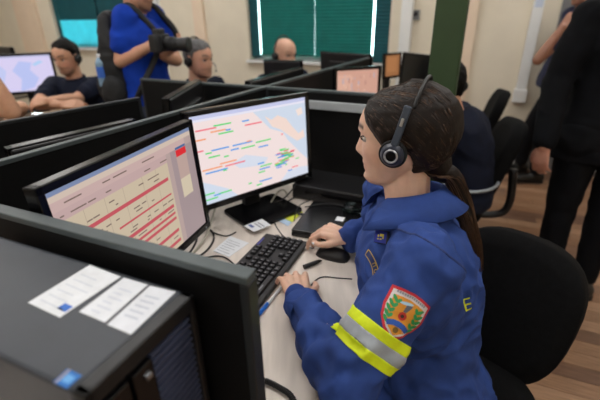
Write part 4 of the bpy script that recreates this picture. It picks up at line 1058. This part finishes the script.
# text helper: flat letters as polygons
def letters(txt, size):
    cu = bpy.data.curves.new('t', 'FONT'); cu.body = txt; cu.size = size; cu.align_x = 'CENTER'; cu.align_y = 'CENTER'; cu.resolution_u = 2
    ob = bpy.data.objects.new('t', cu); COL.objects.link(ob); dg = bpy.context.evaluated_depsgraph_get(); dg.update(); me = bpy.data.meshes.new_from_object(ob.evaluated_get(dg))
    bpy.data.objects.remove(ob); P = [[(me.vertices[i].co.x, me.vertices[i].co.y) for i in p.vertices] for p in me.polygons]; bpy.data.meshes.remove(me); return P
# arc shoulder title: band on a circle of radius RA
RA = .075
def arcp(a0, a1, r0, r1, n=10): return [(r1*math.sin(a0+(a1-a0)*k/n), r1*math.cos(a0+(a1-a0)*k/n)-RA) for k in range(n+1)] + [(r0*math.sin(a1-(a1-a0)*k/n), r0*math.cos(a1-(a1-a0)*k/n)-RA) for k in range(n+1)]
YL = (208, 172, 60); A0 = .62; hw = .0085
lt = []
for i, ch in enumerate('ΠΟΣΑ'):
    a_ = -.10 + .20*i
    for P in letters(ch, .0135): lt.append([((RA+y)*math.sin(a_) + x*math.cos(a_), (RA+y)*math.cos(a_) - x*math.sin(a_) - RA) for x, y in P])
lay = [([arcp(-A0, A0, RA-hw, RA+hw, 14)], (34, 52, 110), 0), ([arcp(-A0, A0, RA+hw-.002, RA+hw, 14), arcp(-A0, A0, RA-hw, RA-hw+.002, 14), arcp(-A0, -A0+.03, RA-hw, RA+hw, 2), arcp(A0-.03, A0, RA-hw, RA+hw, 2)], YL, .0006), (lt, YL, .0008)]
patch(375, 268, 383, 262, lay, 'shoulder_title', 'curved title patch with yellow border and letters', nm=.75)
pE, nE = hitpix(467, 305)
if pE is not None:
    patch(467, 305, 465, 294, [([P for P in letters('E', .042)], (212, 222, 40), .0004)], 'back_lettering', 'yellow letter on the back')
# badge on the lapel
p, n_ = hitpix(383, 237); n_ = (n_*.35 + (CAM-p).normalized()*.65).normalized(); p2 = p + V((.02, .05, .10)); tv_ = (p2-p); tv_ = (tv_-n_*tv_.dot(n_)).normalized(); sv = tv_.cross(n_)
BR = Matrix((sv, tv_, n_)).transposed()
bd = O('badge', MB().box(p + n_*.006, (.034, .030, .014), BR), M_BLACK, suit, bev=.002); bd['label'] = 'small blue badge with yellow emblem in a black holder'
bf = MB().box(p + n_*.0135 - sv*.002, (.027, .027, .0012), BR, col=(34, 52, 160))
for x, y, a_, b_ in ((.003, .004, .009, .006), (-.005, -.005, .004, .003), (.001, -.005, .004, .003), (-.005, .002, .003, .005), (.006, -.001, .003, .006)): bf.box(p + n_*.0144 - sv*.002 + sv*x + tv_*y, (a_, b_, .0006), BR, col=(214, 196, 60))
O('badge_print', bf, M_PRINT, bd)
# reflective band around the left upper arm
def band(p0, p1, t0, t1, m, name, lift):
    b_ = bmesh.new(); b_.from_mesh(sme); ax_ = (p1-p0).normalized(); L_ = (p1-p0).length
    for t, inner in ((t0, False), (t1, True)):
        geom = b_.verts[:] + b_.edges[:] + b_.faces[:]
        bmesh.ops.bisect_plane(b_, geom=geom, plane_co=p0 + ax_*t*L_, plane_no=ax_, clear_inner=not inner, clear_outer=inner)
    mid = p0 + ax_*L_*(t0+t1)/2
    b_.faces.ensure_lookup_table(); seed = min(b_.faces, key=lambda f_: (f_.calc_center_median()-(mid+V((-.02, -.05, .02)))).length)
    seen = {seed}; stk = [seed]
    while stk:
        f_ = stk.pop()
        for e in f_.edges:
            for q_ in e.link_faces:
                if q_ in seen: continue
                cq = q_.calc_center_median()-p0; cq = cq - ax_*cq.dot(ax_)
                if cq.length < .083: seen.add(q_); stk.append(q_)
    bmesh.ops.delete(b_, geom=[f_ for f_ in b_.faces if f_ not in seen], context='FACES'); b_.normal_update()
    for v_ in b_.verts: v_.co += v_.normal*lift
    me = bpy.data.meshes.new(name); b_.to_mesh(me); b_.free()
    o = O(name, me, m, suit, smooth=True); so = o.modifiers.new('s', 'SOLIDIFY'); so.thickness = .0012; so.offset = -1; return o
band(J['sl'], J['el'], .540, .615, M_YEL, 'yellow_tape', .0022); band(J['sl'], J['el'], .615, .705, M_SILV, 'silver_tape', .0022); band(J['sl'], J['el'], .705, .780, M_YEL, 'yellow_tape', .0022)
M_SEAM = mat('dark_navy_seam', (24, 44, 98), 0.8, var=0.1)
band(J['sl'], J['el'], -.12, -.105, M_SEAM, 'armhole_seam', .0008)
shoes(J, woman); attach(woman)

# ------------------------------------------------------------------ office chairs
def office_chair(seat_c, yaw, label, top=.95, bw=.42, bh=.46, recline=10, arms=False, zs_=.47, dist=.25, square=3.0):
    t = thing('office_chair', label, 'chair', (seat_c[0], seat_c[1], 0), math.radians(yaw-90))       # local +y looks forward
    def pad(c, w_, h_, th_, M_, curve, name):
        n = 40; R_ = []
        for (k, o_) in ((.80, -1), (.94, -.86), (1.0, -.35), (1.0, .35), (.94, .86), (.80, 1)):
            ring = []
            for j in range(n):
                a_ = 2*math.pi*j/n; cx, sy_ = math.cos(a_), math.sin(a_)
                x = math.copysign(abs(cx)**(2/square), cx)*(w_/2-th_*.5*(1-k)); z = math.copysign(abs(sy_)**(2/square), sy_)*(h_/2-th_*.5*(1-k))
                x *= 1 - .14*(0.5 - z/h_)
                x *= k if k < .9 else 1; z *= k if k < .9 else 1
                ring.append(V(c) + M_ @ V((x, o_*th_/2 + curve*(x/w_)**2, z)))
            R_.append(ring)
        return O(name, MB().rings(R_), M_FABRIC, t, smooth=True)
    Mr = Matrix.Rotation(math.radians(-recline), 3, 'X').transposed()
    pad((0, -dist, top-bh/2), bw, bh, .075, Mr, .10, 'backrest')
    pad((0, .02, zs_-.03), .48, .46, .075, Matrix.Rotation(math.radians(-90), 3, 'X'), 0, 'seat')
    O('back_support', MB().tube([(0, .0, zs_-.085), (0, -dist-.02, zs_-.08), (0, -dist-.10, zs_-.01), (0, -dist-.085, top-bh*.6)], .022, n=8), M_BLACK, t, smooth=True)
    O('gas_lift', MB().cyl((0, 0, .10), (0, 0, zs_-.07), .026).cyl((0, 0, .10), (0, 0, .26), .034), M_BLACK, t)
    for k in range(5):
        a_ = 2*math.pi*k/5 + .3; d_ = V((math.cos(a_), math.sin(a_), 0))
        o = O('base_arm', MB().tube([V((0, 0, .115)), d_*.15 + V((0, 0, .10)), d_*.29 + V((0, 0, .075))], lambda q_: .022-.007*q_, n=8, sub=3), M_BLACK, t, smooth=True)
        pr_ = V((-d_.y, d_.x, 0))
        O('caster', MB().cyl(d_*.285 + pr_*.022 + V((0, 0, .03)), d_*.285 - pr_*.022 + V((0, 0, .03)), .029, n=16), M_BLACK, o)
    if arms:
        for sx_ in (-1, 1):
            o = O('armrest', MB().box((sx_*.27, -.02, .675), (.06, .25, .03)), M_BLACK, t, bev=.012, bseg=3)
            O('armrest_post', MB().tube([(sx_*.20, .0, zs_-.075), (sx_*.275, .0, zs_-.06), (sx_*.28, -.02, .56), (sx_*.27, -.02, .662)], .016, n=8), M_BLACK, o, smooth=True)
    return t
office_chair((.425, .800), 222, 'large black office chair the woman in uniform sits on', top=.868, bw=.42, bh=.46, recline=14, arms=False, dist=.27, square=2.7)
office_chair(tuple((W(506, 122, .93) + V((math.cos(math.radians(165)), math.sin(math.radians(165)), 0))*.25).xy), 165, 'black office chair under the seated person behind the green column', top=.95, recline=16, bw=.40)
office_chair(tuple((W(496, 92, .93) + V((math.cos(math.radians(160)), math.sin(math.radians(160)), 0))*.25).xy), 160, 'black office chair farther back by the white cable trunking', top=.95, recline=16, bw=.40)

# ------------------------------------------------------------------ other people
def simple_person(label, J, skin, top, hairm=None, line=None, th=None, sleeves='short', jaw=1.05, hands=(), legm=M_TROUS, stub=None, hs=None, boom=None, browc=(40, 32, 28), hem=.0, fold=.006, topname='shirt', browk=1.0, off=.014, long_low=1, nails=False):
    r = new_person(label, J); mb = MB(); body_prims(J, mb, jaw=jaw)
    for wk, fd, nr, sd, cu in hands: hand(mb, J['w'+wk], fd, nr, sd, curls=cu)
    me = remesh(mb, .0068, 2); paint_skin(me, J, skin, tuple(int(c*.78) for c in skin), browc, stub, browk); O('body', me, M_SKIN, r); eyes(J, r)
    if hairm: hair_shell(J, r, hairm, line, th)
    s_ = MB(); s_.rings(torso_rings(J, off=off, low=1, s=J['s']))
    for k in 'lr': sleeve(s_, J, k, off*.8, sleeves == 'long')
    if hem:
        lat = (J['sl']-J['sr']).normalized(); fw = J['f']; n = 26
        s_.rings([[J['pel'] + V((0, 0, z)) + lat*math.cos(2*math.pi*j/n)*a_ + fw*math.sin(2*math.pi*j/n)*b_ for j in range(n)] for z, a_, b_ in ((-hem, .215, .155), (-hem*.5, .21, .15), (0, .195, .14), (.1, .17, .125))])
    sh_ = O(topname, cloth(s_, .010, 4, fold, 7, [], random.random()*9), top, r)
    # neckband
    nbp = J['nb'] + V((0, 0, -.004)); pts = [nbp + (J['l']*math.cos(t)*.066 + J['f']*math.sin(t)*.066)*J['s'] + V((0, 0, .012-.014*math.sin(t))) for t in [2*math.pi*i/20 for i in range(21)]]
    O('neckband', MB().tube(pts, .010, n=8, sub=1), top, sh_, smooth=True)
    trousers(J, r, legm); shoes(J, r)
    if hs: headset(J, r, hs, boom=boom)
    return r, sh_
MSK = (212, 160, 130)
# man with crossed arms
J = pose((-1.690, 3.10, 1.195), 262, True, 1.0, lean=.05, face=255, pitch=-8, shw=.185, el=WY(76, 99, 2.92), wl=WY(48, 101, 2.70), er=WY(37, 104, 2.82), wr=WY(62, 105, 2.66))
r, sh_ = simple_person('dark-haired man in navy t-shirt with headset resting crossed arms on the desk', J, MSK, M_DNAVY, M_HBLK, short_line(.086, .05), lambda a, z: .011, jaw=1.08,
    hands=[('l', (-.9, -.1, -.1), (0, -.6, .8), 1, (30, 30, 20)), ('r', (.9, 0, 0), (0, -.6, .8), -1, (30, 30, 20))], stub=(110, 84, 74), hs=(1, -1), boom=None)
lb = MB(); pL = J['nb']*.72 + J['pel']*.28 + J['f']*.142 + J['l']*.06; lb.box(pL, (.05, .004, .05), Matrix.Rotation(math.radians(-8), 3, 'Z'), col=(150, 190, 196)).box(pL + V((0, -.003, 0)), (.02, .004, .035), None, col=(225, 232, 230)); O('chest_logo', lb, M_PRINT, sh_)
attach(r)
# grey-haired man
J = pose(tuple(WY(199, 59, 3.02)), -30, True, 1.10, lean=.03, face=-28, pitch=-3, shw=.185)
r, _ = simple_person('grey-haired man with headset and microphone looking right', J, (222, 168, 140), M_DNAVY, M_HGRY, short_line(.076, .045), lambda a, z: .008, jaw=1.08, stub=(150, 110, 96), hs=(-1, 1), boom=-1, browc=(70, 60, 56),
    hands=[('l', (.9, -.3, -.1), (0, 0, 1), -1, (25, 25, 15)), ('r', (.9, -.3, -.1), (0, 0, 1), 1, (25, 25, 15))])
attach(r)
# bald man
J = pose((-.095, 3.30, 1.175), -55, True, 1.0, lean=.02, face=-48, pitch=-6)
r, _ = simple_person('bald man with headset seated below the green blinds', J, (228, 178, 152), M_DNAVY, None, jaw=1.04, hs=(-1, 1), boom=None, browc=(110, 90, 80), browk=.5, hands=[('l', (.7, -.6, 0), (0, 0, 1), -1, (25, 25, 15)), ('r', (.7, -.6, 0), (0, 0, 1), 1, (25, 25, 15))])
attach(r)
# person cut by the left frame edge: only the elbow shows
J = pose((-2.02, 2.22, 1.20), 200, True, 1.0, face=200, el=(-1.75, 2.55, .95), wl=(-1.95, 2.62, .80), sr=(-1.86, 2.20, 1.06), er=WY(13, 112, 2.12), wr=WY(-14, 68, 2.08))
r, _ = simple_person('person at the left picture edge of whom only a bare elbow shows', J, (218, 166, 134), M_DNAVY, M_HBLK, short_line(), lambda a, z: .012, hands=[('r', (-.5, 0, .8), (0, -1, 0), 1, (25, 25, 15)), ('l', (-.9, 0, -.1), (0, 0, 1), -1, (25, 25, 15))], browc=(40, 32, 28))
attach(r)
# photographer
J = pose((-.90, 2.56, 1.605), 5, False, 1.0, lean=.0, face=0, pitch=-14, shw=.18, torso=.55, pel=(-.94, 2.58, .98), sr=WY(124, 18, 2.46), er=WY(121, 61, 2.42), wr=WY(148, 47, 2.40),
         sl=(-.89, 2.74, 1.46), el=(-.78, 2.72, 1.20), wl=WY(163, 56, 2.50))
r, sh_ = simple_person('standing photographer in royal blue polo shirt with black backpack holding a camera', J, (206, 154, 126), M_POLO, M_HBLK, short_line(.066), lambda a, z: .013, stub=(90, 70, 62), hem=.08, legm=mat('dark_denim', (30, 36, 52), .85, var=.2, scale=40), off=.018,
    hands=[('r', WY(162, 40, 2.40)-WY(148, 47, 2.40), (-.1, -.9, .4), 1, (45, 40, 25)), ('l', WY(172, 51, 2.5)-WY(163, 56, 2.5), (0, -.1, -1), 1, (30, 30, 20))])
cfw = (J['nb'] + J['f']*.055); O('polo_collar', MB().tube([J['nb'] + (J['l']*math.cos(t)*.075 + J['f']*math.sin(t)*.075) + V((0, 0, .028-.03*math.sin(t))) for t in [math.radians(x) for x in range(120, 421, 20)]], .016, n=8, sub=2), M_POLO, sh_, smooth=True)
attach(r)
# backpack on the photographer's back
bp0 = J['nb']*.5 + J['pel']*.5 - J['f']*.155 + V((0, 0, -.02))
bk = thing('backpack', 'black backpack with side bottle pocket on the photographer\'s back', 'backpack', (bp0.x, bp0.y, 0))
mb = MB(); R_ = []
for z, a_, b_ in ((-.30, .10, .05), (-.27, .145, .085), (-.15, .160, .095), (.0, .158, .082), (.15, .140, .06), (.26, .10, .04), (.30, .05, .02)):
    R_.append([bp0 + V((0, 0, z)) + J['l']*math.copysign(abs(math.cos(t))**.6, math.cos(t))*a_ + J['f']*math.copysign(abs(math.sin(t))**.6, math.sin(t))*b_ for t in [2*math.pi*j/28 for j in range(28)]])
O('pack_body', cloth(mb.rings(R_), .010, 4, .006, 8), M_BAG, bk)
O('front_pocket', cloth(MB().ell(bp0 - J['f']*.065 + V((0, 0, -.12)), (.06, .12, .11)), .010, 3, .004, 9), M_BAG, bk)
O('side_pocket', cloth(MB().ell(bp0 - J['l']*.15 + V((0, 0, -.14)), (.075, .04, .10)), .010, 3, .004, 9), M_BAG, bk)
for k in 'rl':
    sdv = 1 if k == 'l' else -1; s_ = J['s'+k]*.72 + J['nb']*.28
    O('shoulder_strap', MB().tube([bp0 + V((0, 0, .20)) + J['l']*sdv*.08 + J['f']*.05, s_ + V((0, 0, .062)), s_ + J['f']*.085 + V((0, 0, .0)), s_ + J['f']*.15 + V((0, 0, -.14)), J['nb'] + J['l']*sdv*.19 + V((0, 0, -.36)) + J['f']*.02, bp0 + J['l']*sdv*.12 + V((0, 0, -.22)) + J['f']*.09], .018, n=8), M_BAG, bk, smooth=True)
attach(bk)
wb_ = WY(102, 70, 2.42)
bt = thing('water_bottle', 'small bottle with blue label in the backpack side pocket', 'bottle', (wb_.x, wb_.y, wb_.z-.09))
O('bottle_body', MB().cyl((0, 0, 0), (0, 0, .13), .030).cyl((0, 0, .13), (0, 0, .16), .030, .013), mat('clear_blue_plastic', (120, 150, 175), .25, var=.05), bt, bev=.004)
O('bottle_label', MB().cyl((0, 0, .05), (0, 0, .11), .0308), mat('blue_label', (50, 100, 190), .5), bt); O('bottle_cap', MB().cyl((0, 0, .16), (0, 0, .178), .014), M_PAPER, bt)
# photo camera
cc = WY(160, 43, 2.36)
cm = thing('photo_camera', 'black camera with long lens held by the photographer', 'camera', cc, math.radians(-12))
O('camera_body', MB().box((0, 0, 0), (.06, .135, .09)).box((0, .0, .055), (.05, .06, .035)), M_BLACK, cm, bev=.008)
O('hand_grip', MB().cap((.02, -.055, -.03), (.02, -.055, .03), .02), M_BAG, cm, smooth=True)
O('lens', MB().cyl((.03, .01, -.005), (.10, .01, -.008), .036, .036, n=24).cyl((.10, .01, -.008), (.165, .01, -.01), .033, .041, n=24), M_BLACK, cm, bev=.002)
O('lens_glass', MB().cyl((.166, .01, -.01), (.168, .01, -.01), .034, n=24), M_BLACKG, cm); O('focus_ring', MB().cyl((.06, .01, -.006), (.085, .01, -.007), .0385, n=30), M_BAG, cm)
# seated man in navy behind the green column
J = pose((.742, 2.065, 1.120), 150, True, 1.0, lean=.03, face=105, pitch=-15, shw=.185, nb=(.795, 2.03, .985), pel=(.885, 1.95, .57), mid=(.895, 1.965, .80))
r, sh_ = simple_person('seated person in navy uniform with headset partly hidden behind the green column', J, MSK, M_DNAVY, M_HBLK, short_line(.066), lambda a, z: .013, sleeves='long', hs=(1, -1), boom=None, off=.022,
    hands=[('l', (-.9, .2, -.1), (0, 0, 1), 1, (25, 25, 15)), ('r', (-.9, .2, -.1), (0, 0, 1), -1, (25, 25, 15))])
pb_ = J['pel'] + V((0, 0, .09)); O('waist_tape', MB().tube([pb_ + J['l']*math.cos(t)*.186 + J['f']*math.sin(t)*.146 for t in [2*math.pi*i/24 for i in range(25)]], .008, n=8, sub=1), M_SILV, sh_, smooth=True)
attach(r)
# man in the dark suit
J = pose((1.52, 1.93, 1.66), 78, False, 1.06, face=70, shw=.185, torso=.56, sl=(1.300, 1.93, 1.425), sr=(1.68, 1.86, 1.425), nb=(1.49, 1.90, 1.50), pel=(1.48, 1.90, .94), el=(1.225, 1.94, 1.16), wl=W(544, 146, .875), er=(1.70, 1.86, 1.16), wr=(1.68, 1.90, .88))
r, _ = simple_person('man in dark suit standing at the right picture edge with one hand hanging', J, (210, 152, 130), M_SUIT, M_HBLK, short_line(.066), lambda a, z: .012, sleeves='long', hem=.16, legm=M_SUIT, topname='jacket', off=.022,
    hands=[('l', (.05, .03, -1), (-.8, -.5, 0), 1, (22, 26, 18)), ('r', (0, .03, -1), (1, 0, 0), 1, (22, 26, 18))])
attach(r)
# visitor behind, with raised arm
J = pose((2.22, 3.46, 1.60), 180, False, 1.0, face=185, pitch=-5, torso=.54, sr=(2.25, 3.60, 1.41), er=(2.33, 3.70, 1.16), wr=(2.22, 3.60, 1.0), sl=(2.14, 3.28, 1.39), el=WY(538, 60, 3.25), wl=WY(563, 27, 3.22),
         pel=(2.22, 3.55, .92), al=V((2.18, 3.44, .085)), ar=V((2.17, 3.70, .085)), kl=(2.17, 3.46, .49), kr=(2.18, 3.66, .49))
r, _ = simple_person('person in navy t-shirt and black trousers standing by the wall with raised arm', J, (160, 112, 90), mat('navy_cotton', (24, 30, 60), .85, var=.15, scale=14), M_HBLK, short_line(.066), lambda a, z: .013,  # skin colour darkened to carry the shade the visitor stands in
    hands=[('l', (.5, 0, .8), (-.6, -.6, 0), 1, (40, 40, 25)), ('r', (-.4, -.2, -.8), (0, 1, 0), -1, (20, 20, 15))], hem=.06)
attach(r)
pp = J['hl'] + J['l']*.12 + V((0, 0, .03))
pu_ = thing('belt_pouch', 'black pouch hanging at the hip of the person by the wall', 'pouch', pp, math.radians(8))
O('pouch_body', MB().box((0, 0, 0), (.15, .08, .13)), M_BAG, pu_, bev=.02, bseg=3); O('pouch_flap', MB().box((0, -.005, .045), (.155, .09, .05)), M_BAG, pu_, bev=.015)

# chairs of the other seated people
for (x, y, yw, lb) in ((-1.66, 3.20, 262, 'black office chair under the man with crossed arms'), (-.80, 3.09, -30, 'black office chair under the grey-haired man'), (-.12, 3.36, -55, 'black office chair under the bald man'),
                       (-1.98, 2.26, 200, 'black office chair at the left picture edge')):
    office_chair((x, y), yw, lb, top=.86, bw=.40, bh=.40, dist=.30)
